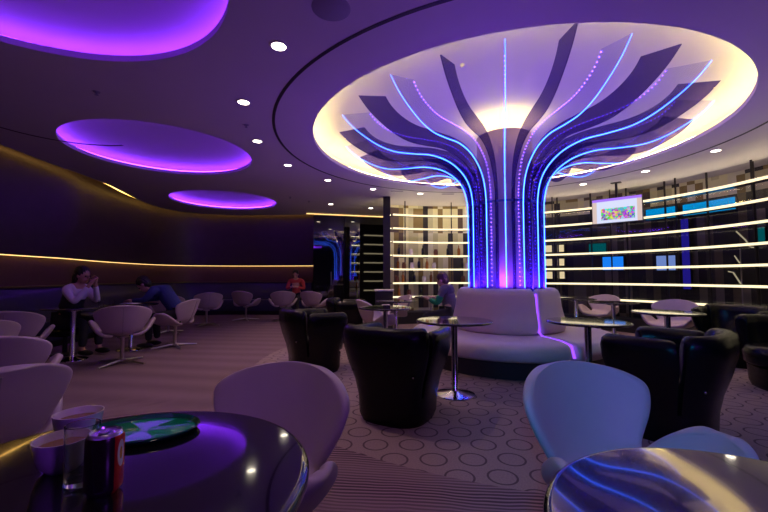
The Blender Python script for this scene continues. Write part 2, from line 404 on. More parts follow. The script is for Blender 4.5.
for cx, cy, r, k in recs:
    if k == 'main':
        prof = [(r, 0), (r, 0.055), (r+0.02, 0.055), (r+0.02, 0.015), (r+0.30, 0.015), (r+0.30, 0.14), (r+0.22, 0.24), (r+0.05, 0.30), (r-0.3, 0.315), (0, 0.315)]
    else:
        prof = [(r, 0), (r, 0.055), (r+0.015, 0.055), (r+0.015, 0.012), (r+0.17, 0.012), (r+0.17, 0.07), (r+0.12, 0.13), (r, 0.18), (r-0.25, 0.22), (r-0.6, 0.245), (0, 0.26)]
    lathe(bm, prof, NR, cx, cy, ZC)
# back edge of the ceiling slab (seen over the cove)
sweep(bm, lip, [(0, ZC), (0, ZC+0.05), (-0.02, ZC+0.05), (-0.02, ZC+0.001)], closed=False)
ceiling = struct(obj('ceiling', bm, M['ceil'], angle=30))
bm = bmesh.new()
lathe(bm, [(3.165, -0.003), (3.165, 0.001), (3.20, 0.001), (3.20, -0.003), (3.165, -0.003)], 160, CX-0.04, CY+0.02, ZC)
obj('shadow_gap', bm, M['groove'], ceiling)
bm = bmesh.new()
box(bm, 0, 0, 0, 0, 0, 0) if False else None
arc_solid(bm, [(0.98, -0.004), (0.98, 0.001), (1.01, 0.001), (1.01, -0.004)], R_(80), R_(200), 30, -4.0, 4.55)
for v in bm.verts: v.co.z += ZC
obj('shadow_gap', bm, M['groove'], ceiling)
for cx, cy, r, k in recs:
    bm = bmesh.new()
    rr, zz, w = (r+0.055, 0.070, 0.012) if k == 'main' else (r+0.045, 0.066, 0.010)
    lathe(bm, [(rr+w*cos(a), zz+w*sin(a)) for a in [2*pi*i/8 for i in range(9)]], 96, cx, cy, ZC)
    obj('cove_light', bm, M['cove_warm'] if k == 'main' else M['cove_violet'], ceiling)
bm = bmesh.new(); sweep(bm, offset(lip, 0.19), [(-0.008, ZC+0.085), (0.008, ZC+0.085), (0.008, ZC+0.10), (-0.008, ZC+0.10)])
obj('cove_light', bm, M['cove_gold'], ceiling)
bm = bmesh.new(); sweep(bm, wall_path, [(0.0, ZC+0.34), (0.02, ZC+0.34), (-0.62, ZC+0.30), (-0.62, ZC+0.28)])
obj('cove_lid', bm, M['wall_dark'], ceiling)

bm = bmesh.new()
sweep(bm, wall_path, [(0.0, 1.50), (0.0, ZC+0.34), (0.10, ZC+0.34), (0.10, 1.50)])
wl = struct(obj('wall_left', bm, M['wall_dark']))
bm = bmesh.new(); sweep(bm, wall_path, [(0.10, 0.0), (0.10, 1.50), (0.16, 1.50), (0.16, 0.0)])
obj('wainscot', bm, M['wall_low'], wl)
bm = bmesh.new(); sweep(bm, wall_path, [(0.02, 1.484), (0.02, 1.497), (0.04, 1.497), (0.04, 1.484)])
obj('light_strip', bm, M['strip_gold'], wl)
bm = bmesh.new(); box(bm, -7.4, 8.0, -3.75, -3.6, 0, 3.5); struct(obj('wall_front', bm, M['black_wall'], smooth=False))
bm = bmesh.new(); box(bm, 7.5, 7.6, -3.6, 12.6, 0, 3.5)
box(bm, -2.4, 7.6, 12.55, 12.7, 0, 3.5)
struct(obj('wall_right', bm, M['black_wall'], smooth=False))
# black glass doors at the back, angled, mirror-like
d0, d1 = Vector((-2.14, 11.62)), Vector((0.14, 12.24))
dd = (d1-d0).normalized()
def doorpanel(t0, t1):
    bm = bmesh.new()
    L = (d1-d0).length
    a = d0+dd*L*t0; b = d0+dd*L*t1; nrm = Vector((-dd.y, dd.x))*0.05
    vv = [bm.verts.new((p.x, p.y, z)) for z in (0, ZC) for p in (a, b, b+nrm, a+nrm)]
    for f in ((0, 1, 5, 4), (1, 2, 6, 5), (2, 3, 7, 6), (3, 0, 4, 7), (4, 5, 6, 7), (0, 3, 2, 1)): bm.faces.new([vv[i] for i in f])
    return bm
dr = struct(obj('door_1', doorpanel(0, 0.395), M['doorglass'], smooth=False))
struct(obj('door_2', doorpanel(0.402, 1.0), M['doorglass'], smooth=False))
bm = bmesh.new()
p = d0+dd*0.55; tube(bm, [(p.x, p.y-0.05, 0.9), (p.x, p.y-0.05, 1.3)], 0.012); obj('door_handle', bm, M['satin'], dr)
bm = bmesh.new()
L = (d1-d0).length
tube(bm, [(d0.x-0.2, d0.y-0.12, ZC-0.02), (d1.x, d1.y-0.06, ZC-0.02)], 0.012, 6)
t1_ = struct(obj('trim_1', bm, M['strip_gold']))
# pier between the doors and the shelf wall
bm = bmesh.new(); box(bm, -0.02, 0.15, 9.12, 9.34, 0, ZC, 0.004)
struct(obj('trim_2', bm, M['post'], smooth=False))

# shelf wall: striped panels behind, smoked glass, glowing shelves
RW = 4.12
bm = bmesh.new(); lathe(bm, [(4.95, 0), (4.95, ZC), (5.0, ZC), (5.0, 0)], 160, CX, CY, 0, R_(-45), R_(108.6))
struct(obj('wall_back', bm, M['slats'], smooth=False))
bm = bmesh.new(); lathe(bm, [(4.5, 0.3), (4.5, ZC)], 120, CX, CY, 0, R_(-45), R_(66))
w1 = struct(obj('window_1', bm, M['glass_wall']))
bm = bmesh.new()
for k in range(13):
    a = R_(66-k*9.2)
    tube(bm, [(CX+4.5*cos(a), CY+4.5*sin(a), 0), (CX+4.5*cos(a), CY+4.5*sin(a), ZC)], 0.018, 6)
obj('window_frame', bm, M['post'], w1)
bm = bmesh.new(); arc_solid(bm, [(4.1, 0), (4.1, 0.28), (4.55, 0.28), (4.55, 0)], R_(-45), R_(110.6), 90, CX, CY)
struct(obj('baseboard_back', bm, M['dark_plinth']))
ordn = ['topmost', 'second', 'third', 'fourth', 'fifth', 'sixth', 'lowest']
shelf_z = [2.665-0.335*i for i in range(7)]
A0s, A1s = R_(-44), R_(111.6)
for i, z in enumerate(shelf_z):
    t = thing('display_shelf', '%s of the seven curved glowing shelves behind the column' % ordn[i], 'shelf', (CX, CY, z), 0, 'curved lit shelves')
    bm = bmesh.new(); arc_solid(bm, [(RW+0.02, -0.012), (RW+0.02, 0.012), (RW+0.24, 0.012), (RW+0.24, -0.012)], A0s, A1s, 110); obj('board', bm, M['shelf'], t)
    bm = bmesh.new(); arc_solid(bm, [(5.022, -0.02), (5.022, 0.02), (5.05, 0.02), (5.05, -0.02)], R_(84), R_(107), 30); obj('door_reflection_strip', bm, M['shelf_led'], t)  # glowing strips added so the black doors reflect shelf lines
    if z > 1.2:
        bm = bmesh.new(); arc_solid(bm, [(RW+0.19, 0.013), (RW+0.19, 0.022), (RW+0.215, 0.022), (RW+0.215, 0.013)], A0s if i == 0 else R_(66), A1s, 90); obj('panel_fill_strip', bm, M['panel_fill'] if i > 1 else M['panel_fill_bright'], t)  # hidden strips added to brighten the striped panels
    bm = bmesh.new(); arc_solid(bm, [(RW-0.01, -0.020), (RW-0.01, 0.020), (RW+0.02, 0.020), (RW+0.02, -0.020)], A0s, A1s, 110); obj('light_strip', bm, M['shelf_led'], t)
t = None
for k, a in enumerate([-38, -22, -6, 10, 26, 42, 58, 74, 90, 106]):
    bm = bmesh.new(); x = CX+(RW+0.26)*cos(R_(a)); y = CY+(RW+0.26)*sin(R_(a))
    box(bm, -0.012, 0.012, -0.012, 0.012, 0, ZC-0.28)
    o = obj('shelf_post', bm, M['post'], None, smooth=False); o.location = (x, y, 0.28); o.rotation_euler = (0, 0, R_(a))
    tag(o, 'slim dark upright behind the glowing shelves, %s counted from the right end' % ['first', 'second', 'third', 'fourth', 'fifth', 'sixth', 'seventh', 'eighth', 'ninth', 'tenth'][k], 'post', 'uprights of the shelf wall')

bm = bmesh.new(); lathe(bm, [(5.004, 0), (5.004, ZC), (5.02, ZC), (5.02, 0)], 120, CX, CY, 0, R_(-45), R_(108.6))
struct(obj('wall_side', bm, M['black_wall'], smooth=False))

# things glimpsed beyond the glass
def panel_at(name, label, cat, a, z0, z1, w, mat, rad=4.75, group=None):
    t = thing(name, label, cat, (CX+rad*cos(R_(a)), CY+rad*sin(R_(a)), z0), R_(a-90), group)
    bm = bmesh.new(); box(bm, -w/2-0.015, w/2+0.015, 0.0, 0.05, -0.015, z1-z0+0.015, 0.004); obj('housing', bm, M['tvframe'], t, smooth=False)
    bm = bmesh.new(); box(bm, -w/2, w/2, -0.006, 0.001, 0, z1-z0); obj('screen', bm, mat, t, smooth=False)
    return t
M['cyan'] = emit('cyan_screen', (0.0, 0.30, 0.68), 1.1)
M['blue'] = emit('blue_screen', (0.01, 0.22, 0.9), 1.3)
M['pale'] = emit('pale_blue_screen', (0.25, 0.40, 0.9), 0.8)
M['indigo'] = emit('indigo_tube', (0.03, 0.02, 0.45), 0.55)
M['teal'] = emit('teal_screen', (0.0, 0.2, 0.22), 0.5)
M['yellow'] = emit('warm_reflection', (1.0, 0.82, 0.45), 1.0)
def ang_of(px, rad):   # bearing about the column of the point seen in direction px/384 from the entrance seat
    k = (px-384)/384.0
    # point k*Y, Y on circle radius rad
    A = k*k+1; B = -2*(k*CX+CY); Cc = CX*CX+CY*CY-rad*rad
    Y = (-B+sqrt(B*B-4*A*Cc))/(2*A)
    return math.degrees(atan2(Y-CY, k*Y-CX))
ANG = {p: ang_of(p, 4.75) for p in (552, 562, 598, 613, 656, 670, 685, 697, 712, 728, 736, 763)}
for i, (p, w) in enumerate(((656, 0.30), (670, 0.30), (697, 0.40), (712, 0.30), (728, 0.32))):
    panel_at('wall_screen', 'cyan glowing panel, %s in the high row right of the television' % ['leftmost', 'second from left', 'middle one', 'second from right', 'rightmost'][i], 'screen', ANG[p], 2.36, 2.58, w, M['cyan'], group='high cyan panels')
panel_at('wall_screen', 'bright blue screen glowing behind glass under the television', 'screen', ANG[613], 1.30, 1.60, 0.42, M['blue'])
panel_at('wall_screen', 'dim blue screen behind glass, lower left of television', 'screen', ANG[598], 1.66, 1.92, 0.36, M['teal'])
panel_at('wall_screen', 'pale blue and lilac screen between the fourth and fifth shelves', 'screen', ang_of(666, 4.75), 1.28, 1.58, 0.34, M['pale'])
panel_at('wall_screen', 'tall indigo light panel standing behind the right shelves', 'screen', ANG[685], 0.9, 2.3, 0.13, M['indigo'], rad=4.80)
panel_at('wall_screen', 'green and cyan screen at the far right behind glass', 'screen', ANG[763], 1.72, 1.98, 0.10, M['teal'])
nn = ['upper', 'middle', 'lower']
for i, z in enumerate((1.78, 1.44, 1.12)):  # glowing boxes put in to stand for warm reflections
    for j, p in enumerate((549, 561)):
        panel_at('reflection_box', '%s %s warm glowing box in place of a reflection right of the column' % (nn[i], ['left', 'right'][j]), 'reflection', ang_of(p, 4.75), z-0.02, z+0.15, 0.15, M['yellow'], group='warm reflection boxes')
M['rail'] = emit('glow_handrail', (0.9, 0.8, 0.5), 0.5)  # brightness put into the rail's colour as emission; no lamp there
t = thing('stair_handrail', 'pale zigzag handrail seen behind the shelves at far right', 'handrail', (0, 0, 0))
def on(px, rad, z):
    a = R_(ang_of(px, rad)); return (CX+rad*cos(a), CY+rad*sin(a), z)
bm = bmesh.new()
tube(bm, [on(738, 4.7, 1.95), on(747, 4.7, 1.78), on(751, 4.7, 1.66), on(758, 4.7, 1.63)], 0.012, 6)
obj('rail', bm, M['rail'], t); bm = bmesh.new()
tube(bm, [on(735, 4.7, 1.52), on(740, 4.7, 1.38)], 0.010, 6)
obj('rail', bm, M['rail'], t); bm = bmesh.new()
tube(bm, [on(728, 4.7, 1.24), on(733, 4.7, 1.22), on(740, 4.7, 1.02)], 0.012, 6)
obj('rail', bm, M['rail'], t)
for px in (757, 741):
    bm = bmesh.new(); a = on(px, 4.72, 0.3); tube(bm, [a, (a[0], a[1], 1.64)], 0.010, 6); obj('baluster', bm, M['satin'], t)

# bottles and jars on the lit shelves
def bottle_mesh(kind):
    bm = bmesh.new()
    if kind == 'bottle': pr = [(0, 0), (0.036, 0), (0.038, 0.01), (0.038, 0.15), (0.030, 0.18), (0.014, 0.205), (0.013, 0.25), (0.016, 0.252), (0.016, 0.265), (0, 0.265)]
    elif kind == 'jar': pr = [(0, 0), (0.05, 0), (0.054, 0.02), (0.054, 0.12), (0.044, 0.14), (0.044, 0.165), (0, 0.165)]
    else: pr = [(0, 0), (0.035, 0), (0.035, 0.004), (0.006, 0.010), (0.005, 0.09), (0.03, 0.115), (0.038, 0.15), (0.034, 0.20), (0.031, 0.20), (0.034, 0.15), (0, 0.10)]
    lathe(bm, pr, 16); return bm
bm_mats = {'amber bottle': ('bottle', pbr('amber_glass', (0.22, 0.07, 0.01), 0.1, coat=0.5)), 'black bottle': ('bottle', pbr('black_glass_bottle', (0.01, 0.012, 0.01), 0.1, coat=0.6)),
           'white jar': ('jar', M['ceramic']), 'brown jar': ('jar', pbr('brown_ceramic', (0.14, 0.05, 0.02), 0.3)), 'orange bottle': ('bottle', pbr('orange_glass', (0.45, 0.16, 0.03), 0.15))}
base = {}
words = ['first', 'second', 'third', 'fourth', 'fifth', 'sixth', 'seventh', 'eighth']
plan = {4: [(398, 'amber bottle'), (404, 'brown jar'), (412, 'white jar'), (419, 'black bottle'), (427, 'orange bottle'), (434, 'white jar'), (462, 'black bottle'), (467, 'white jar')],
        3: [(399, 'black bottle'), (411, 'white jar'), (423, 'black bottle'), (436, 'brown jar'), (448, 'black bottle'), (459, 'orange bottle')],
        5: [(397, 'brown jar'), (403, 'orange bottle'), (414, 'black bottle'), (424, 'white jar'), (431, 'amber bottle'), (463, 'brown jar')],
        6: [(399, 'orange bottle'), (409, 'brown jar'), (421, 'black bottle')]}
for si, L_ in plan.items():
    for k, (px, kd) in enumerate(L_):
        shape, mt = bm_mats[kd]
        a = R_(ang_of(px, RW+0.12))
        loc = (CX+(RW+0.12)*cos(a), CY+(RW+0.12)*sin(a), shelf_z[si]+0.0125)
        lab = '%s on the %s lit shelf left of column, %s item from the left' % (kd, ordn[si], words[k])
        if kd not in base:
            o = obj(kd.split()[1] if shape == 'jar' else 'bottle', bottle_mesh(shape), mt); base[kd] = o
            tag(o, lab, shape, 'bottles and jars on the lit shelves')
        else:
            o = base[kd].copy(); COL.objects.link(o); o['label'] = lab
        o.location = loc

# ---------------------------------------------------------------- banquette along the left and back wall
bench_path = [p for p in wall_path if p.y > 1.0]
t = thing('wall_banquette', 'long navy banquette curving along the left and back wall', 'bench', (0, 0, 0))
bm = bmesh.new(); sweep(bm, bench_path, [(-0.66, 0.12), (-0.68, 0.38), (-0.66, 0.44), (-0.60, 0.46), (-0.26, 0.45), (-0.26, 0.12)]); obj('seat', bm, M['bench'], t)
bm = bmesh.new(); sweep(bm, bench_path, [(-0.28, 0.40), (-0.24, 0.93), (-0.20, 0.97), (-0.02, 0.97), (0.085, 0.97), (0.085, 0.40)]); obj('backrest', bm, M['bench'], t)
bm = bmesh.new(); sweep(bm, bench_path, [(-0.24, 0.972), (-0.24, 0.990), (0.085, 0.990), (0.085, 0.972)]); obj('top_rail', bm, M['bench_edge'], t)
bm = bmesh.new(); sweep(bm, bench_path, [(-0.58, 0.0), (-0.58, 0.12), (0.08, 0.12), (0.08, 0.0)]); obj('plinth', bm, M['dark_plinth'], t)

# ---------------------------------------------------------------- the column of light
t = thing('light_tree', 'tall round column with glowing blue acrylic fins fanning out under the domed ceiling', 'column', (CX, CY, 0)); t['kind'] = 'thing'
bm = bmesh.new(); lathe(bm, [(0, 0), (0.385, 0), (0.385, 3.15), (0.380, 3.16), (0.370, 3.16), (0.370, 3.10), (0, 3.10)], 72); obj('shaft', bm, M['core'], t)
bm = bmesh.new(); lathe(bm, [(0.335, 3.115), (0.347, 3.13), (0.335, 3.145), (0.322, 3.13), (0.335, 3.115)], 60); obj('cove_light', bm, M['cove_core'], t)
bm = bmesh.new(); lathe(bm, [(0.455, 2.14), (0.475, 2.14), (0.475, 2.17), (0.455, 2.17), (0.455, 2.14)], 72); obj('ring_band', bm, M['ringband'], t)
outp = catmull([(0.515, 0.0, 0), (0.515, 1.0, 0), (0.515, 1.8, 0), (0.53, 2.25, 0), (0.63, 2.52, 0), (0.86, 2.71, 0), (1.15, 2.79, 0), (1.45, 2.785, 0), (1.72, 2.79, 0), (1.95, 2.85, 0), (2.17, 2.96, 0), (2.33, 3.07, 0), (2.45, 3.19, 0)], 5)
inp = catmull([(0.395, 0.0, 0), (0.395, 1.0, 0), (0.395, 1.8, 0), (0.40, 2.30, 0), (0.50, 2.68, 0), (0.74, 2.90, 0), (1.02, 2.98, 0), (1.32, 3.00, 0), (1.55, 3.01, 0), (1.72, 3.04, 0), (1.88, 3.10, 0), (2.0, 3.18, 0), (2.08, 3.27, 0)], 5)
def fin_mesh(scale, ph):
    bm = bmesh.new(); T = 0.006
    d = Vector((sin(ph), -cos(ph), 0)); n = Vector((cos(ph), sin(ph), 0))
    def P(q, s): r = q.x if q.x < 0.6 else 0.6+(q.x-0.6)*scale; return d*r+Vector((0, 0, q.y))+n*s*T
    rows = [[bm.verts.new(P(o_, -1)), bm.verts.new(P(i_, -1)), bm.verts.new(P(i_, 1)), bm.verts.new(P(o_, 1))] for o_, i_ in zip(outp, inp)]
    for A, B in zip(rows, rows[1:]):
        for j in range(4): bm.faces.new((A[j], A[(j+1) % 4], B[(j+1) % 4], B[j]))
    bm.faces.new(rows[0]); bm.faces.new(list(reversed(rows[-1])))
    return bm, P
CLR = [-17, 8.5, 35, 62, 90, 118, 146, 175, 203, 231, 259, 287.6, 315.3, 343]
for k in range(26):
    clear = k % 2 == 0
    ph = R_(CLR[k//2] if clear else (CLR[k//2]+CLR[k//2+1])/2)
    bm, P = fin_mesh(0.96 if clear else (1.04 if k == 1 else 0.96), ph)
    f = obj('clear_fin' if clear else 'smoked_fin', bm, M['fin_clear'] if clear else M['fin_dark'], t, smooth=False)
    if clear:
        bm = bmesh.new()
        d = Vector((sin(ph), -cos(ph), 0))
        pts = [P(q, 0)+d*0.004 for q in outp if q.y > 0.9]
        nn_ = len(pts)
        tube(bm, pts, [0.0068*(1 if i < nn_*0.45 else 1-0.65*(i/nn_-0.45)/0.55) for i in range(nn_)], 6)
        obj('led_strip', bm, M['led_blue'], f)
        bm = bmesh.new()
        acc = 0; last = None
        for q in catmull([(q.x, q.y, 0) for q in inp], 6):
            if q.y < 0.95: continue
            if last is not None:
                acc += (q-last).length
                if acc > 0.042:
                    acc = 0; c = P(q, 0)
                    r = bmesh.ops.create_icosphere(bm, subdivisions=1, radius=0.0066)
                    for v in r['verts']: v.co += c+d*0.004
            last = q
        obj('led_dots', bm, M['led_violet'], f, smooth=False)

# ---------------------------------------------------------------- the round sofa, three segments
segs = [(-74, 44, 'pale leather sofa segment facing the entrance, widest of the ring around the column'),
        (46, 164, 'pale leather sofa segment on the far side of the column ring'),
        (166, 284, 'pale leather sofa segment at the left of the column ring')]
segs = [(-192, -77.8, 'large pale leather curved sofa segment in front of the glowing column'),
        (-74.6, 44, 'pale leather curved sofa segment right of the violet lit gap'),
        (46, 166, 'pale leather curved sofa segment on the rear side of the column')]
SOFAS = []
for a0, a1, lab in segs:
    t = thing('curved_sofa', lab, 'sofa', (CX, CY, 0), 0, 'ring sofa segments'); SOFAS.append(t)
    A, B = R_(a0), R_(a1)
    bm = bmesh.new()
    arc_solid(bm, [(0.57, 0.20), (0.57, 0.40), (0.75, 0.425), (1.0, 0.43), (1.20, 0.425), (1.31, 0.405), (1.35, 0.36), (1.355, 0.30), (1.34, 0.24), (1.28, 0.205)], A, B, 60, soft=0.035)
    obj('seat', bm, M['white_leather'], t, angle=60)
    bm = bmesh.new()
    arc_solid(bm, [(0.56, 0.30), (0.55, 0.86), (0.56, 0.945), (0.59, 0.985), (0.63, 0.99), (0.67, 0.96), (0.695, 0.90), (0.71, 0.75), (0.745, 0.60), (0.765, 0.50), (0.745, 0.44), (0.70, 0.42)], A, B, 60, soft=0.06)
    obj('backrest', bm, M['white_leather'], t, angle=60)
    bm = bmesh.new()
    arc_solid(bm, [(0.57, 0), (0.57, 0.20), (1.22, 0.20), (1.20, 0.0)], A, B, 60)
    obj('plinth', bm, M['dark_plinth'], t)
# violet light slits between segments
for k, a in enumerate((-76.2, 45.0, 167.0)):
    bm = bmesh.new()
    aa = R_(a); d = Vector((cos(aa), sin(aa), 0)); n = Vector((-sin(aa), cos(aa), 0))
    tube(bm, [d*0.665+Vector((0, 0, 0.93)), d*0.685+Vector((0, 0, 0.70)), d*0.72+Vector((0, 0, 0.46)), d*0.80+Vector((0, 0, 0.41)), d*1.1+Vector((0, 0, 0.41)), d*1.28+Vector((0, 0, 0.385)), d*1.325+Vector((0, 0, 0.26))], 0.016, 6)
    obj('light_strip', bm, M['led_slit'], SOFAS[(1, 2, 0)[k]])

# ---------------------------------------------------------------- swan-type swivel chair
def grid(bm, P):
    g = [[bm.verts.new(p) for p in row] for row in P]
    for A, B in zip(g, g[1:]):
        for i in range(len(A)-1): bm.faces.new((A[i], A[i+1], B[i+1], B[i]))
def solidify(bm_, th, sub=2):
    me = bpy.data.meshes.new('tmp'); bmesh.ops.recalc_face_normals(bm_, faces=bm_.faces); bm_.to_mesh(me); bm_.free()
    o = bpy.data.objects.new('tmp', me); COL.objects.link(o)
    s = o.modifiers.new('s', 'SOLIDIFY'); s.thickness = th; s.offset = 0
    u = o.modifiers.new('u', 'SUBSURF'); u.levels = sub; u.render_levels = sub
    dg = bpy.context.evaluated_depsgraph_get()
    me2 = bpy.data.meshes.new_from_object(o.evaluated_get(dg))
    bpy.data.objects.remove(o); 
    for p in me2.polygons: p.use_smooth = True
    return me2
def lerp_list(keys, v):
    for (a, *A), (b, *B) in zip(keys, keys[1:]):
        if v <= b:
            t = (v-a)/(b-a); return [x+(y-x)*t for x, y in zip(A, B)]
    return keys[-1][1:]
def make_swan(label, group):
    t = thing('swivel_chair', label, 'chair', (0, 0, 0), 0, group)
    bm = bmesh.new()
    # v, y, z, half width, forward wrap, side lift
    K = [(0.0, 0.27, 0.385, 0.20, -0.03, 0.02), (0.10, 0.20, 0.40, 0.245, 0.0, 0.03), (0.25, 0.05, 0.39, 0.25, 0.0, 0.04), (0.40, -0.12, 0.39, 0.22, 0.02, 0.05), (0.50, -0.205, 0.43, 0.215, 0.05, 0.03),
         (0.60, -0.245, 0.50, 0.245, 0.085, 0.01), (0.70, -0.275, 0.58, 0.29, 0.115, 0.0), (0.80, -0.30, 0.66, 0.322, 0.13, -0.005), (0.87, -0.315, 0.71, 0.315, 0.125, -0.01), (0.93, -0.328, 0.75, 0.27, 0.09, -0.012), (0.97, -0.336, 0.772, 0.20, 0.05, -0.010), (1.0, -0.34, 0.782, 0.10, 0.015, -0.004)]
    rows = []
    for v in [0, .1, .2, .3, .4, .46, .52, .58, .64, .70, .76, .82, .87, .91, .95, .98, 1.0]:
        y, z, w, fw, sl = lerp_list(K, v)
        rows.append([Vector((u*w, y+fw*u*u, z+sl*u*u)) for u in [i/5 for i in range(-5, 6)]])
    grid(bm, rows)
    for s in (-1, 1):
        A = [(0, 0.10, 0.385, 0.19, 0.0), (0.25, 0.20, 0.388, 0.20, 0.0), (0.45, 0.268, 0.42, 0.195, 0.01), (0.62, 0.308, 0.47, 0.18, 0.025), (0.8, 0.338, 0.525, 0.145, 0.04), (0.93, 0.356, 0.56, 0.10, 0.05), (1.0, 0.364, 0.578, 0.045, 0.055)]
        rows = []
        for v in [0, .15, .3, .42, .54, .66, .76, .86, .93, 1.0]:
            x, z, w, yc = lerp_list(A, v)
            rows.append([Vector((s*(x-0.03*q*q*(1 if v > 0.2 else 0)), yc+q*w, z)) for q in [i/4 for i in range(-4, 5)]])
        grid(bm, rows)
    me = solidify(bm, 0.042)
    sh = link('shell', me, M['chair_leather'], t)
    bm = bmesh.new()
    pts = []
    for v in [i/20 for i in range(9, 20)]:
        y, z, w, fw, sl = lerp_list(K, v); pts.append((0, y-0.019, z-0.010))
    tube(bm, pts, 0.0042, 6); obj('back_seam', bm, M['seam'], t)
    bm = bmesh.new()
    lathe(bm, [(0, 0.36), (0.07, 0.36), (0.07, 0.345), (0.03, 0.335), (0.024, 0.32), (0.024, 0.07), (0.045, 0.05), (0.045, 0.03), (0, 0.03)], 20); obj('stem', bm, M['satin'], t)
    for k in range(4):
        a = pi/4+k*pi/2
        bm = bmesh.new(); tube(bm, [(0.02*cos(a), 0.02*sin(a), 0.045), (0.18*cos(a), 0.18*sin(a), 0.028), (0.34*cos(a), 0.34*sin(a), 0.012)], [0.020, 0.016, 0.011], 8); obj('leg', bm, M['satin'], t)
    return t
def face(deg): return R_(deg-90)       # local +Y points along 'deg'
swans = [
 (-0.49, 1.33, -114, 'pale leather swivel chair tucked behind the near table with the coffee cups', None),
 (0.87, 1.34, -69, 'pale leather swivel chair lit violet and cyan behind the small near table', None),
 (-1.80, 1.66, 155, 'pale swivel chair with a centre back seam, left edge nearest the coffee cups', None),
 (-2.60, 2.56, 130, 'dark lilac swivel chair at left edge, behind the one nearest the cups', None),
 (-3.60, 3.30, 160, 'swivel chair at left edge in shadow, only its rounded back tip showing', None),
 (-4.15, 4.30, 125, 'shadowed swivel chair at left edge, farthest of the four there', None),
 (-3.47, 5.15, 124, 'swivel chair seen from behind in front of the table where two people sit', None),
 (-3.42, 6.35, 178, 'swivel chair on which the person in the blue sweater sits', None),
 (-4.40, 7.90, 110, 'swivel chair just behind the person in the blue sweater', None),
 (-4.20, 9.15, 125, 'swivel chair by the banquette, wide back, first beyond the blue sweater', None),
 (-3.66, 10.25, 75, 'swivel chair standing alone by the back banquette', None),
 (-2.66, 10.15, 105, 'left of the two swivel chairs facing the person in red', None),
 (-1.82, 10.10, 72, 'right of the two swivel chairs facing the person in red', None),
 (-0.10, 6.25, 20, 'swivel chair with lit underside beside the small tables by the dark doors', None),
 (0.20, 7.62, 200, 'swivel chair behind the small tables, in front of the lit shelves', None),
 (4.42, 5.98, 215, 'pale swivel chair between the right tables and the shelf wall', None),
 (4.30, 7.72, 215, 'farthest swivel chair at right, under the television', None)]
sw0 = None
for i, (x, y, a, lab, g) in enumerate(swans):
    if sw0 is None:
        sw0 = make_swan(lab, 'pale swivel lounge chairs'); sw0.location = (x, y, 0); sw0.rotation_euler = (0, 0, face(a))
    else: dup(sw0, (x, y, 0), face(a), lab)

# ---------------------------------------------------------------- black leather tub chair
def make_tub(label):
    t = thing('tub_chair', label, 'armchair', (0, 0, 0), 0, 'black leather tub chairs')
    loop = [(0.285, 0.10), (0.30, 0.20), (0.325, 0.32), (0.37, 0.45), (0.405, 0.58), (0.415, 0.68), (0.405, 0.735), (0.375, 0.76), (0.335, 0.755), (0.305, 0.725), (0.295, 0.66), (0.29, 0.42), (0.24, 0.36), (0.22, 0.12)]
    arm = [(r, z if z < 0.4 else 0.4+(z-0.4)*0.90) for r, z in loop]
    bm = bmesh.new(); arc_solid(bm, loop, R_(-90-58), R_(-90+58), 28, power=3.0, soft=0.10); obj('backrest', bm, M['black_leather'], t, angle=70)
    bm = bmesh.new(); arc_solid(bm, arm, R_(-28), R_(42), 22, power=3.0, soft=0.12); obj('armrest', bm, M['black_leather'], t, angle=70)
    bm = bmesh.new(); arc_solid(bm, arm, R_(138), R_(208), 22, power=3.0, soft=0.12); obj('armrest', bm, M['black_leather'], t, angle=70)
    bm = bmesh.new(); lathe(bm, [(0, 0.22), (0.24, 0.22), (0.30, 0.26), (0.31, 0.36), (0.28, 0.42), (0.2, 0.435), (0, 0.44)], 40)
    for v in bm.verts: v.co.y += 0.05
    obj('seat_cushion', bm, M['black_leather'], t, angle=70)
    bm = bmesh.new(); arc_solid(bm, [(0.0, 0.0), (0.27, 0.0), (0.29, 0.05), (0.30, 0.22), (0.0, 0.22)], 0, 2*pi*0.9999, 44, power=3.0); obj('base', bm, M['black_leather'], t, angle=60)
    for s in (-1, 1):
        bm = bmesh.new(); r = bmesh.ops.create_uvsphere(bm, u_segments=10, v_segments=6, radius=0.009)
        for v in bm.verts: v.co += Vector((s*0.265, -0.30, 0.40))
        obj('stud', bm, M['chrome'], t)
    return t
tubs = [(0.12, 3.25, 62, 'black leather tub chair seen from behind in front of the centre table'),
        (-0.86, 4.80, 28, 'black leather tub chair behind and left of the centre one'),
        (2.08, 2.90, 128, 'large black leather tub chair with blue sheen beside right centre table'),
        (4.12, 3.95, 160, 'black leather tub chair cut off by the right edge'),
        (4.60, 5.10, 215, 'black leather tub chair against the lowest shelf at right'),
        (-0.62, 6.95, 0, 'black leather tub chair farthest back, in front of the dark doors')]
tb0 = None
for x, y, a, lab in tubs:
    if tb0 is None:
        tb0 = make_tub(lab); tb0.location = (x, y, 0); tb0.rotation_euler = (0, 0, face(a))
    else: dup(tb0, (x, y, 0), face(a), lab)

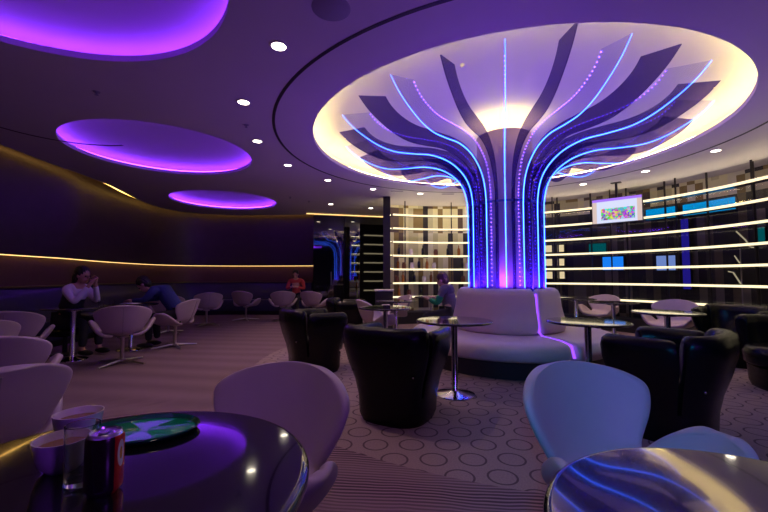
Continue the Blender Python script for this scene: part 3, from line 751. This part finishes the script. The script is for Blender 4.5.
# ---------------------------------------------------------------- round tables
def make_table(r, label, grp, thick=0.022, h=0.72):
    t = thing('round_table', label, 'table', (0, 0, 0), 0, grp)
    bm = bmesh.new(); lathe(bm, [(0, h), (r-0.03, h), (r-0.014, h), (r-0.012, h), (r-0.004, h-0.003), (r, h-0.01), (r, h-thick+0.006), (r-0.006, h-thick), (0, h-thick)], 96); obj('tabletop', bm, M['black_top'], t, angle=50)
    bm = bmesh.new(); lathe(bm, [(0, h-thick), (0.09, h-thick), (0.09, h-0.03-thick), (0.032, h-0.035-thick), (0.030, 0.05), (0.04, 0.035)], 28); obj('stem', bm, M['chrome'], t)
    bm = bmesh.new(); lathe(bm, [(0, 0.045), (0.04, 0.04), (0.10, 0.026), (0.17, 0.016), (0.19, 0.010), (0.192, 0), (0, 0)], 48); obj('base_plate', bm, M['chrome'], t)
    return t
big0 = make_table(0.357, 'large black round table at lower left holding coffee cups and a can', None, 0.026, 0.79); big0.location = (-0.492, 0.679, 0)
b2 = make_table(0.321, 'black round table at bottom right mirroring the ceiling', None, 0.026, 0.79); b2.location = (0.546, 0.50, 0)
tabs = [(0.69, 3.80, 'centre black round table on chrome stem left of the violet sofa gap'),
        (1.95, 3.71, 'black round table in front of the sofa right of its violet gap'),
        (3.42, 4.67, 'black round table at right with blue reflections, nearest the cut-off armchair'),
        (3.86, 6.50, 'black round table farther right, below the television'),
        (3.75, 7.55, 'small far round table just right of the sofa back'),
        (0.02, 5.40, 'black round table between the left armchairs and the sofa'),
        (0.22, 6.95, 'black round table right behind the one left of the sofa'),
        (1.02, 8.25, 'farthest round table, pale in the light of the shelves'),
        (-4.32, 5.38, 'black round table on which the person in the pale blouse leans'),
        (-3.98, 6.10, 'black round table over which the person in blue bends')]
tt = None
for x, y, lab in tabs:
    if tt is None: tt = make_table(0.37, lab, 'small black round tables'); tt.location = (x, y, 0)
    else: dup(tt, (x, y, 0), 0, lab)
bm = bmesh.new(); box(bm, -0.2, 0.2, -0.15, 0.15, 0, 0.82, 0.01)
t = thing('serving_counter', 'small white lit counter standing by the pier at the dark doors', 'counter', (0.0, 8.75, 0))
obj('body', bm, M['dark_plinth'], t, smooth=False)
bm = bmesh.new(); box(bm, -0.22, 0.22, -0.17, 0.17, 0.82, 0.86, 0.01); obj('worktop', bm, M['whitebox'], t, smooth=False)

# ---------------------------------------------------------------- things on the near table
ZN = 0.7903; ZT = 0.7205
def cup(label, x, y, s=1.0):
    t = thing('coffee_cup', label, 'cup', (x, y, ZN), R_(-60), 'coffee cups'); t.scale = (0.83, 0.83, 0.83)
    bm = bmesh.new(); lathe(bm, [(0, 0), (0.030, 0), (0.033, 0.004), (0.043, 0.014), (0.050, 0.036), (0.054, 0.062), (0.055, 0.068), (0.052, 0.068), (0.048, 0.038), (0.040, 0.018), (0, 0.012)], 48); obj('bowl', bm, M['ceramic'], t, angle=60)
    bm = bmesh.new(); lathe(bm, [(0, 0.050), (0.0485, 0.050), (0.0485, 0.048), (0, 0.046)], 40); obj('coffee', bm, M['coffee'], t)
    bm = bmesh.new(); tube(bm, [(-0.050, 0, 0.056), (-0.068, 0, 0.058), (-0.076, 0, 0.046), (-0.070, 0, 0.032), (-0.044, 0, 0.024)], 0.005, 8); obj('handle', bm, M['ceramic'], t)
    return t
cup('white coffee cup nearest the drinking glass, on near table', -0.588, 0.722)
cup('white coffee cup farther back beside the green tray', -0.664, 0.853)
t = thing('drinking_glass', 'clear straight drinking glass between the cups and the can', 'glass', (-0.517, 0.674, ZN)); t.scale = (0.75, 0.75, 0.83)
bm = bmesh.new(); lathe(bm, [(0, 0), (0.028, 0), (0.031, 0.003), (0.034, 0.118), (0.0325, 0.119), (0.031, 0.118), (0.0285, 0.012), (0, 0.010)], 40); obj('tumbler', bm, M['glass'], t)
t = thing('drink_can', 'dark and red printed drink can at front of near table', 'can', (-0.459, 0.648, ZN)); t.scale = (0.83, 0.83, 0.83)
bm = bmesh.new(); lathe(bm, [(0, 0.004), (0.022, 0.002), (0.025, 0), (0.0325, 0.010), (0.033, 0.014), (0.033, 0.104), (0.031, 0.110)], 48); obj('body', bm, M['can'], t, angle=60)
bm = bmesh.new(); lathe(bm, [(0.031, 0.110), (0.0275, 0.116), (0.0265, 0.1165), (0.0255, 0.113), (0, 0.1125)], 48); obj('lid', bm, M['alu'], t, angle=50)
bm = bmesh.new(); box(bm, -0.007, 0.007, -0.012, 0.012, 0.1135, 0.1155, 0.001); obj('pull_tab', bm, M['alu'], t.children[-1] if t.children else t)
t = thing('serving_tray', 'oval green tray on the near table behind the can', 'tray', (-0.541, 0.884, ZN), R_(12)); t.scale = (0.75, 0.83, 0.83)
bm = bmesh.new(); lathe(bm, [(0, 0), (0.135, 0), (0.145, 0.004), (0.140, 0.007), (0, 0.006)], 64)
for v in bm.verts: v.co.y *= 0.62
obj('plate', bm, M['tray'], t)
bm = bmesh.new(); lathe(bm, [(0.140, 0.003), (0.150, 0.006), (0.156, 0.014), (0.153, 0.017), (0.147, 0.012), (0.140, 0.006), (0.140, 0.003)], 64)
for v in bm.verts: v.co.y *= 0.62+0.02
obj('rim', bm, M['tray_rim'], t)
# glass and napkins on the couple's table
for (x, y, lab) in ((-4.10, 5.60, 'short glass tumbler on the pair\'s table, left one'), (-4.01, 5.68, 'short glass tumbler on the pair\'s table, right one')):
    bm = bmesh.new(); lathe(bm, [(0, 0), (0.032, 0), (0.036, 0.085), (0.034, 0.085), (0.030, 0.008), (0, 0.008)], 24); o = obj('tumbler', bm, M['glass'], None); o.location = (x, y, ZT); tag(o, lab, 'glass', 'tumblers on the pair\'s table')
bm = bmesh.new()
g = []
for i in range(9):
    g.append([Vector(((i-4)*0.03, (j-3)*0.03, 0.012+0.014*abs(sin(i*1.3+j*0.7))*(1-abs(i-4)/5))) for j in range(7)])
grid(bm, g)
me = solidify(bm, 0.006, 1); o = link('paper_napkin', me, M['napkin']); o.location = (-3.86, 5.88, 0.722); tag(o, 'crumpled white napkin on the table by the blue sweater', 'napkin')

# ---------------------------------------------------------------- television hung from the ceiling
pL, pR = Vector((4.40, 8.04)), Vector((5.03, 7.42))
c = (pL+pR)/2; aa = atan2(pR.y-pL.y, pR.x-pL.x); wtv = (pR-pL).length
t = thing('television', 'flat television hung from the ceiling before the lit shelves', 'television', (c.x, c.y, 2.50), aa)
bm = bmesh.new(); box(bm, -wtv/2-0.012, wtv/2+0.012, 0.0, 0.05, -0.262, 0.262, 0.006); obj('housing', bm, M['tvframe'], t, smooth=False)
bm = bmesh.new(); box(bm, -wtv/2, wtv/2, -0.004, 0.001, -0.25, 0.25); obj('screen', bm, M['tv'], t, smooth=False)
bm = bmesh.new(); box(bm, -0.02, 0.02, 0.03, 0.07, 0.0, ZC-2.50); box(bm, -0.09, 0.09, 0.0, 0.10, ZC-2.50-0.015, ZC-2.50); obj('ceiling_mount', bm, M['post'], t, smooth=False)

# ---------------------------------------------------------------- ceiling fittings
LP = [(-0.88, 3.11, 'nearest downlight left of the main recess'), (-1.55, 4.14, 'second downlight left of the main recess'), (-1.80, 5.36, 'third downlight left of the main recess'),
      (-1.66, 6.53, 'fourth downlight left of the main recess'), (-1.12, 7.56, 'fifth downlight left of the main recess'), (-0.24, 8.34, 'downlight above the pier of the shelf wall'),
      (-1.41, 10.08, 'left downlight in front of the dark doors'), (-0.37, 10.67, 'right downlight in front of the dark doors'), (0.84, 8.80, 'downlight above the left lit shelves'),
      (-0.35, 0.55, 'unseen downlight added over the table with the cups'),  # out of view, added to light the cups
      (4.14, 7.89, 'downlight left of the television'), (4.77, 6.91, 'downlight right of the television'), (5.07, 5.77, 'downlight nearest the right wall')]
l0 = None
for x, y, lab in LP:
    if l0 is None:
        l0 = thing('ceiling_light', lab, 'ceiling light', (x, y, ZC-0.004), 0, 'round ceiling downlights')
        bm = bmesh.new(); lathe(bm, [(0.058, 0.003), (0.078, 0.003), (0.080, 0), (0.076, -0.004), (0.060, -0.004), (0.058, 0.003)], 32); obj('trim_ring', bm, M['trimwhite'], l0)
        bm = bmesh.new(); lathe(bm, [(0, -0.002), (0.059, -0.002), (0.059, 0.002), (0, 0.002)], 28); obj('diffuser', bm, M['lamp'], l0)
    else: dup(l0, (x, y, ZC-0.004), 0, lab)
    ld = bpy.data.lights.new('downlight_beam', 'SPOT'); ld.energy = 24 if y < 1.5 else 48; ld.spot_size = R_(105); ld.spot_blend = 0.8; ld.color = (1.0, 0.66, 0.60); ld.shadow_soft_size = 0.05
    lo = bpy.data.objects.new('downlight_beam', ld); COL.objects.link(lo); lo.location = (x, y, ZC-0.03)
bm = bmesh.new(); lathe(bm, [(0, 0), (0.125, 0), (0.14, 0.006), (0.14, 0.012)], 40)
o = obj('ceiling_speaker', bm, M['grille']); o.location = (-0.38, 2.66, ZC-0.008); tag(o, 'round flush speaker grille in the ceiling near the top edge', 'speaker')
for x, y, lab in ((-1.75, 4.78, 'tiny sprinkler between second and third downlights'), (-3.0, 3.91, 'tiny sprinkler beside the middle violet recess'), (-2.27, 9.19, 'tiny sprinkler right of the far violet recess'), (-1.91, 9.68, 'tiny sprinkler near the left door downlight')):
    bm = bmesh.new(); lathe(bm, [(0, -0.035), (0.018, -0.035), (0.018, -0.030), (0.006, -0.028), (0.008, -0.008), (0.03, -0.006), (0.034, 0)], 16); o = obj('sprinkler', bm, M['grille']); o.location = (x, y, ZC); tag(o, lab, 'sprinkler', 'ceiling sprinklers')
for x, y, lab in ((0.29, 8.55, 'small oblong air vent between the downlights by the pier'), (1.49, 8.85, 'small oblong air vent above the left lit shelves')):
    bm = bmesh.new(); box(bm, -0.14, 0.14, -0.05, 0.05, -0.006, 0.0); o = obj('air_vent', bm, M['grille'], smooth=False); o.location = (x, y, ZC); tag(o, lab, 'vent', 'ceiling air vents')
bm = bmesh.new(); lathe(bm, [(0, -0.03), (0.012, -0.03), (0.018, -0.02), (0.026, -0.008), (0.03, 0)], 20); o = obj('smoke_detector', bm, M['trimwhite']); o.location = (0.83, 3.95, ZC+0.315); tag(o, 'small white smoke detector inside the lit ceiling recess', 'detector')

# ---------------------------------------------------------------- people
def skinned(edges_pts, extra=None, voxel=0.009, mat=None, name='body', parent=None, root=0):
    """edges_pts: dict name->(pos, radius), list of edges; grown with Skin, fused by voxel remesh"""
    pts, edges = edges_pts
    names = list(pts); idx = {n: i for i, n in enumerate(names)}
    me = bpy.data.meshes.new('tmp'); me.from_pydata([pts[n][0] for n in names], [(idx[a], idx[b]) for a, b in edges], [])
    o = bpy.data.objects.new('tmp', me); COL.objects.link(o)
    s = o.modifiers.new('s', 'SKIN'); s.use_smooth_shade = True
    for i, n in enumerate(names):
        r = pts[n][1]
        me.skin_vertices[0].data[i].radius = (r, r) if isinstance(r, (int, float)) else r
        me.skin_vertices[0].data[i].use_root = (i == root)
    o.modifiers.new('u', 'SUBSURF').levels = 2
    dg = bpy.context.evaluated_depsgraph_get()
    m2 = bpy.data.meshes.new_from_object(o.evaluated_get(dg)); bpy.data.objects.remove(o)
    bm = bmesh.new(); bm.from_mesh(m2)
    if extra: extra(bm)
    m3 = bpy.data.meshes.new('t3'); bm.to_mesh(m3); bm.free()
    o = bpy.data.objects.new('tmp', m3); COL.objects.link(o)
    r = o.modifiers.new('r', 'REMESH'); r.mode = 'VOXEL'; r.voxel_size = voxel; r.use_smooth_shade = True
    sm = o.modifiers.new('sm', 'SMOOTH'); sm.iterations = 2; sm.factor = 0.4
    dg = bpy.context.evaluated_depsgraph_get()
    m4 = bpy.data.meshes.new_from_object(o.evaluated_get(dg)); bpy.data.objects.remove(o)
    m4.materials.clear()
    for p in m4.polygons: p.use_smooth = True
    return link(name, m4, mat, parent)
def ball(bm, c, r, scale=(1, 1, 1), rot=None):
    q = bmesh.ops.create_icosphere(bm, subdivisions=3, radius=r)
    for v in q['verts']:
        w = Vector((v.co.x*scale[0], v.co.y*scale[1], v.co.z*scale[2]))
        if rot: w = rot @ w
        v.co = w+Vector(c)
def person(name, label, loc, rz, J, shirt, trousers, hair, head_pitch=0, head_yaw=0, long_hair=False, sleeve=None, vest=None):
    """J: joint positions in local space, facing +Y. keys: pelvis waist chest neck head lsh lel lha ... rsh rel rha lhip lkn lft rhip rkn rft"""
    t = thing(name, label, 'person', loc, rz)
    J = {k: Vector(v) for k, v in J.items()}
    HR = Matrix.Rotation(R_(head_yaw), 3, 'Z') @ Matrix.Rotation(R_(head_pitch), 3, 'X')
    pts = {'pelvis': (J['pelvis'], 0.125), 'waist': (J['waist'], 0.115), 'chest': (J['chest'], 0.135), 'upper': (J['chest'].lerp(J['neck'], 0.6), 0.085), 'neck': (J['neck'], 0.05), 'head': (J['head'], 0.06)}
    edges = [('pelvis', 'waist'), ('waist', 'chest'), ('chest', 'upper'), ('upper', 'neck'), ('neck', 'head')]
    cl_pts = {k: (p, r+0.014) for k, (p, r) in pts.items() if k not in ('neck', 'head')}; cl_edges = edges[:3]
    tr_pts = {'pelvis': (J['pelvis'], 0.14)}; tr_edges = []
    for s in 'lr':
        sh, el, ha = J[s+'sh'], J[s+'el'], J[s+'ha']
        wr = el.lerp(ha, 0.86); dirh = (ha-el).normalized()
        pts.update({s+'sh': (sh, 0.058), s+'el': (el, 0.040), s+'wr': (wr, 0.026), s+'ha': (wr+dirh*0.055, (0.034, 0.02))})
        edges += [('upper', s+'sh'), (s+'sh', s+'el'), (s+'el', s+'wr'), (s+'wr', s+'ha')]
        cl_pts.update({s+'sh': (sh, 0.070), s+'el': (el, 0.050), s+'cu': (el.lerp(wr, 0.93), 0.036)})
        cl_edges += [('upper', s+'sh'), (s+'sh', s+'el'), (s+'el', s+'cu')]
        hip, kn, ft = J[s+'hip'], J[s+'kn'], J[s+'ft']
        toe = ft+(Vector((0, 0.13, -0.03)))
        pts.update({s+'hip': (hip, 0.085), s+'kn': (kn, 0.055), s+'ft': (ft, 0.036), s+'toe': (toe, 0.03)})
        edges += [('pelvis', s+'hip'), (s+'hip', s+'kn'), (s+'kn', s+'ft'), (s+'ft', s+'toe')]
        tr_pts.update({s+'hip': (hip, 0.10), s+'kn': (kn, 0.068), s+'ft': (kn.lerp(ft, 0.92), 0.052)})
        tr_edges += [('pelvis', s+'hip'), (s+'hip', s+'kn'), (s+'kn', s+'ft')]
    H = J['head']
    def extra(bm):
        ball(bm, H+HR @ Vector((0, -0.005, 0.035)), 0.092, (0.82, 1.0, 1.08), HR)
        ball(bm, H+HR @ Vector((0, 0.028, -0.045)), 0.060, (0.88, 0.95, 1.05), HR)       # jaw
        ball(bm, H+HR @ Vector((0, 0.098, 0.0)), 0.016, (0.8, 1.1, 1.5), HR)             # nose
        ball(bm, H+HR @ Vector((0, 0.088, -0.045)), 0.016, (1.5, 0.5, 0.5), HR)          # lips
        for sx in (-1, 1): ball(bm, H+HR @ Vector((sx*0.078, -0.005, 0.005)), 0.026, (0.35, 0.7, 1.1), HR)
        for s in 'lr':     # five bent fingers on each palm
            el, ha = J[s+'el'], J[s+'ha']; d = (ha-el).normalized(); wr = el.lerp(ha, 0.86)
            side = d.cross(Vector((0, 0, 1)))
            if side.length < 0.2: side = Vector((1, 0, 0))
            side.normalize(); nrm = side.cross(d).normalized(); palm = wr+d*0.055
            ball(bm, palm, 0.040, (0.9, 0.95, 0.55), Matrix((side, d, nrm)).transposed())
            sg = 1 if s == 'l' else -1
            for k, (off, ln) in enumerate(((-0.028, 0.060), (-0.010, 0.072), (0.010, 0.066), (0.027, 0.050))):
                b0 = palm+side*off+d*0.025
                tube(bm, [b0, b0+d*ln*0.5-nrm*0.006, b0+d*ln*0.85-nrm*0.022, b0+d*ln-nrm*0.036], [0.0095, 0.009, 0.0085, 0.007], 8)
            b0 = palm+side*sg*0.03-d*0.01
            tube(bm, [b0, b0+side*sg*0.022+d*0.018-nrm*0.01, b0+side*sg*0.026+d*0.045-nrm*0.018], [0.012, 0.0105, 0.008], 8)
    skinned((pts, edges), extra, 0.0085, M['skin'], 'body', t)
    skinned((cl_pts, cl_edges), None, 0.011, shirt, 'shirt' if not vest else 'blouse', t)
    skinned((tr_pts, tr_edges), None, 0.012, trousers, 'trousers', t)
    for s in 'lr':
        ft = J[s+'ft']; bm = bmesh.new(); ball(bm, ft+Vector((0, 0.06, -0.028)), 0.05, (0.95, 2.5, 0.85)); obj('shoe', bm, M['shoe'], t)
        if sleeve:
            c1 = {'a': (J[s+'sh'].lerp(J[s+'el'], 0.35), 0.074), 'b': (J[s+'el'], 0.058), 'c': (J[s+'el'].lerp(J[s+'ha'], 0.7), 0.046)}
            skinned((c1, [('a', 'b'), ('b', 'c')]), None, 0.011, sleeve, 'sleeve', t)
    if vest:
        v1 = {'pelvis': (J['pelvis']+Vector((0, 0, 0.03)), 0.150), 'waist': (J['waist'], 0.145), 'chest': (J['chest'], 0.162), 'up': (J['chest'].lerp(J['neck'], 0.45), 0.11)}
        skinned((v1, [('pelvis', 'waist'), ('waist', 'chest'), ('chest', 'up')]), None, 0.012, vest, 'waistcoat', t)
    bm = bmesh.new()
    ball(bm, H+HR @ Vector((0, -0.022, 0.058)), 0.100, (0.90, 0.98, 0.98), HR)
    if long_hair:
        ball(bm, H+HR @ Vector((0, -0.07, -0.03)), 0.085, (0.98, 0.75, 1.5), HR)
        ball(bm, H+Vector((0, -0.10, -0.15)), 0.070, (1.15, 0.7, 1.7))
    else:
        ball(bm, H+HR @ Vector((0, -0.045, 0.0)), 0.082, (0.98, 0.8, 1.0), HR)
    # strands: low ridges running over the crown
    m3 = bpy.data.meshes.new('h'); bm.to_mesh(m3); bm.free()
    o = bpy.data.objects.new('tmp', m3); COL.objects.link(o)
    r = o.modifiers.new('r', 'REMESH'); r.mode = 'VOXEL'; r.voxel_size = 0.009
    dg = bpy.context.evaluated_depsgraph_get(); m4 = bpy.data.meshes.new_from_object(o.evaluated_get(dg)); bpy.data.objects.remove(o)
    for v in m4.vertices: v.co += v.normal*0.004*sin(v.co.x*260+2*sin(v.co.z*40))
    for p in m4.polygons: p.use_smooth = True
    link('hair', m4, hair, t)
    for sx in (-1, 1):
        bm = bmesh.new(); ball(bm, H+HR @ Vector((sx*0.032, 0.080, 0.012)), 0.0105); obj('eye', bm, M['eye'], t)
    return t
# pale blouse, long dark hair, hands clasped at the mouth, elbows on the table, facing right (+X of the room)
person('person', 'person in pale blouse and dark waistcoat, hands raised to the mouth, elbows on table', (-4.70, 5.72, 0), R_(-90-8),
  {'pelvis': (0, 0, 0.50), 'waist': (0, 0.05, 0.66), 'chest': (0, 0.13, 0.87), 'neck': (0, 0.19, 1.045), 'head': (0, 0.25, 1.15),
   'lsh': (-0.17, 0.15, 0.965), 'lel': (-0.15, 0.36, 0.775), 'lha': (-0.03, 0.43, 1.08), 'rsh': (0.17, 0.15, 0.965), 'rel': (0.19, 0.33, 0.775), 'rha': (0.04, 0.44, 1.06),
   'lhip': (-0.09, 0.04, 0.50), 'lkn': (-0.11, 0.42, 0.48), 'lft': (-0.11, 0.46, 0.09), 'rhip': (0.09, 0.04, 0.50), 'rkn': (0.11, 0.42, 0.48), 'rft': (0.11, 0.40, 0.09)},
  M['lilac_cloth'], M['dark_cloth'], M['hair'], head_pitch=-8, long_hair=True, vest=M['vest'])
t = thing('padded_stool', 'black round stool under the person in the pale blouse', 'stool', (-4.70, 5.72, 0))
bm = bmesh.new(); lathe(bm, [(0, 0.28), (0.19, 0.28), (0.215, 0.30), (0.215, 0.36), (0.19, 0.385), (0, 0.39)], 32); obj('seat', bm, M['black_leather'], t)
bm = bmesh.new(); lathe(bm, [(0, 0), (0.17, 0), (0.17, 0.02), (0.03, 0.035), (0.03, 0.28), (0, 0.28)], 24); obj('base', bm, M['dark_plinth'], t)
# blue sweater, bent forward over the table, facing left
person('person', 'person in navy blue sweater bending forward over the table with head down', (-3.36, 6.32, 0), R_(90+8),
  {'pelvis': (0, -0.02, 0.53), 'waist': (0, 0.08, 0.70), 'chest': (0, 0.24, 0.90), 'neck': (0, 0.41, 0.97), 'head': (0, 0.53, 1.01),
   'lsh': (-0.19, 0.32, 0.92), 'lel': (-0.24, 0.42, 0.775), 'lha': (-0.10, 0.70, 0.765), 'rsh': (0.19, 0.32, 0.92), 'rel': (0.25, 0.40, 0.775), 'rha': (0.10, 0.68, 0.765),
   'lhip': (-0.10, 0.02, 0.52), 'lkn': (-0.13, 0.40, 0.50), 'lft': (-0.13, 0.38, 0.09), 'rhip': (0.10, 0.02, 0.52), 'rkn': (0.13, 0.40, 0.50), 'rft': (0.13, 0.36, 0.09)},
  M['blue_cloth'], M['dark_cloth'], M['hair'], head_pitch=-48)
# red shirt, on the back banquette, looking down
person('person', 'person in red shirt sitting on the back banquette looking down', (-2.66, 11.72, 0), R_(180),
  {'pelvis': (0, 0, 0.55), 'waist': (0, 0.02, 0.73), 'chest': (0, 0.05, 0.93), 'neck': (0, 0.09, 1.11), 'head': (0, 0.14, 1.21),
   'lsh': (-0.19, 0.06, 1.03), 'lel': (-0.26, 0.14, 0.79), 'lha': (-0.05, 0.34, 0.86), 'rsh': (0.19, 0.06, 1.03), 'rel': (0.26, 0.14, 0.79), 'rha': (0.05, 0.34, 0.86),
   'lhip': (-0.09, 0.03, 0.54), 'lkn': (-0.12, 0.43, 0.50), 'lft': (-0.12, 0.44, 0.09), 'rhip': (0.09, 0.03, 0.54), 'rkn': (0.12, 0.43, 0.50), 'rft': (0.12, 0.44, 0.09)},
  M['red_cloth'], M['dark_cloth'], M['hair'], head_pitch=-22)
# plum jacket and green sleeve, on the left rear of the ring sofa, back half turned, leaning
person('person', 'person in plum grey jacket with green cuffs seated behind the sofa left end', (1.13, 6.56, 0), R_(58),
  {'pelvis': (0, 0, 0.53), 'waist': (0, 0.02, 0.68), 'chest': (0, 0.05, 0.85), 'neck': (0, 0.09, 0.99), 'head': (0, 0.14, 1.07),
   'lsh': (-0.18, 0.06, 0.93), 'lel': (-0.22, 0.14, 0.70), 'lha': (-0.14, 0.38, 0.78), 'rsh': (0.18, 0.06, 0.93), 'rel': (0.22, 0.14, 0.70), 'rha': (0.12, 0.38, 0.78),
   'lhip': (-0.10, 0.03, 0.52), 'lkn': (-0.12, 0.42, 0.48), 'lft': (-0.12, 0.45, 0.09), 'rhip': (0.10, 0.03, 0.52), 'rkn': (0.12, 0.42, 0.48), 'rft': (0.12, 0.45, 0.09)},
  M['grey_cloth'], M['dark_cloth'], M['hair_brown'], head_pitch=-25, sleeve=M['green_cloth'])

# ---------------------------------------------------------------- lights
def area(name, loc, target, size, energy, col):
    ld = bpy.data.lights.new(name, 'AREA'); ld.shape = 'DISK'; ld.size = size; ld.energy = energy; ld.color = col
    o = bpy.data.objects.new(name, ld); COL.objects.link(o); o.location = loc
    o.rotation_euler = (Vector(target)-Vector(loc)).to_track_quat('-Z', 'Y').to_euler(); return o
ld = bpy.data.lights.new('cyan_fill', 'SPOT'); ld.energy = 210; ld.spot_size = R_(42); ld.spot_blend = 0.6; ld.color = (0.01, 0.40, 1.0); ld.shadow_soft_size = 0.06  # unseen cyan fill behind the camera, added to tint the near chairs
lo = bpy.data.objects.new('cyan_fill', ld); COL.objects.link(lo); lo.location = (-0.5, -1.5, 2.0)
lo.rotation_euler = (Vector((1.35, 1.45, 0.45))-Vector(lo.location)).to_track_quat('-Z', 'Y').to_euler()
area('violet_fill', (1.8, -1.0, 1.5), (0.2, 1.6, 0.7), 0.5, 10, (0.30, 0.06, 1.0))  # violet fill lamp out of view, added for the near chairs
for k in range(8):  # unseen violet lamps round the column, added to tint the ceiling
    a = 2*pi*(k+0.5)/8
    ld = bpy.data.lights.new('added_uplight', 'AREA'); ld.shape = 'DISK'; ld.size = 0.05; ld.energy = 13; ld.color = (0.25, 0.055, 1.0)
    lo = bpy.data.objects.new('added_uplight', ld); COL.objects.link(lo); lo.location = (CX+0.545*cos(a), CY+0.545*sin(a), 0.985); lo.rotation_euler = (pi, 0, 0)

w = bpy.data.worlds.new('world'); SC.world = w; w.use_nodes = True
w.node_tree.nodes['Background'].inputs[0].default_value = (0.05, 0.02, 0.12, 1); w.node_tree.nodes['Background'].inputs[1].default_value = 0.1

# ---------------------------------------------------------------- camera
cam = bpy.data.cameras.new('camera'); cam.sensor_width = 36; cam.lens = 18.0; cam.clip_start = 0.03
co = bpy.data.objects.new('camera', cam); COL.objects.link(co)
co.location = (0, 0, 1.14); co.rotation_euler = (R_(90)+math.atan(21/384), 0, 0)
SC.camera = co
vs_ = SC.view_settings; vs_.view_transform = 'Standard'; vs_.look = 'None'; vs_.gamma = 1; vs_.exposure = 0.0; vs_.use_curve_mapping = False
cy = SC.cycles; cy.use_denoising = True; cy.max_bounces = 8; cy.transparent_max_bounces = 32; cy.caustics_reflective = False; cy.caustics_refractive = False; cy.sample_clamp_indirect = 4
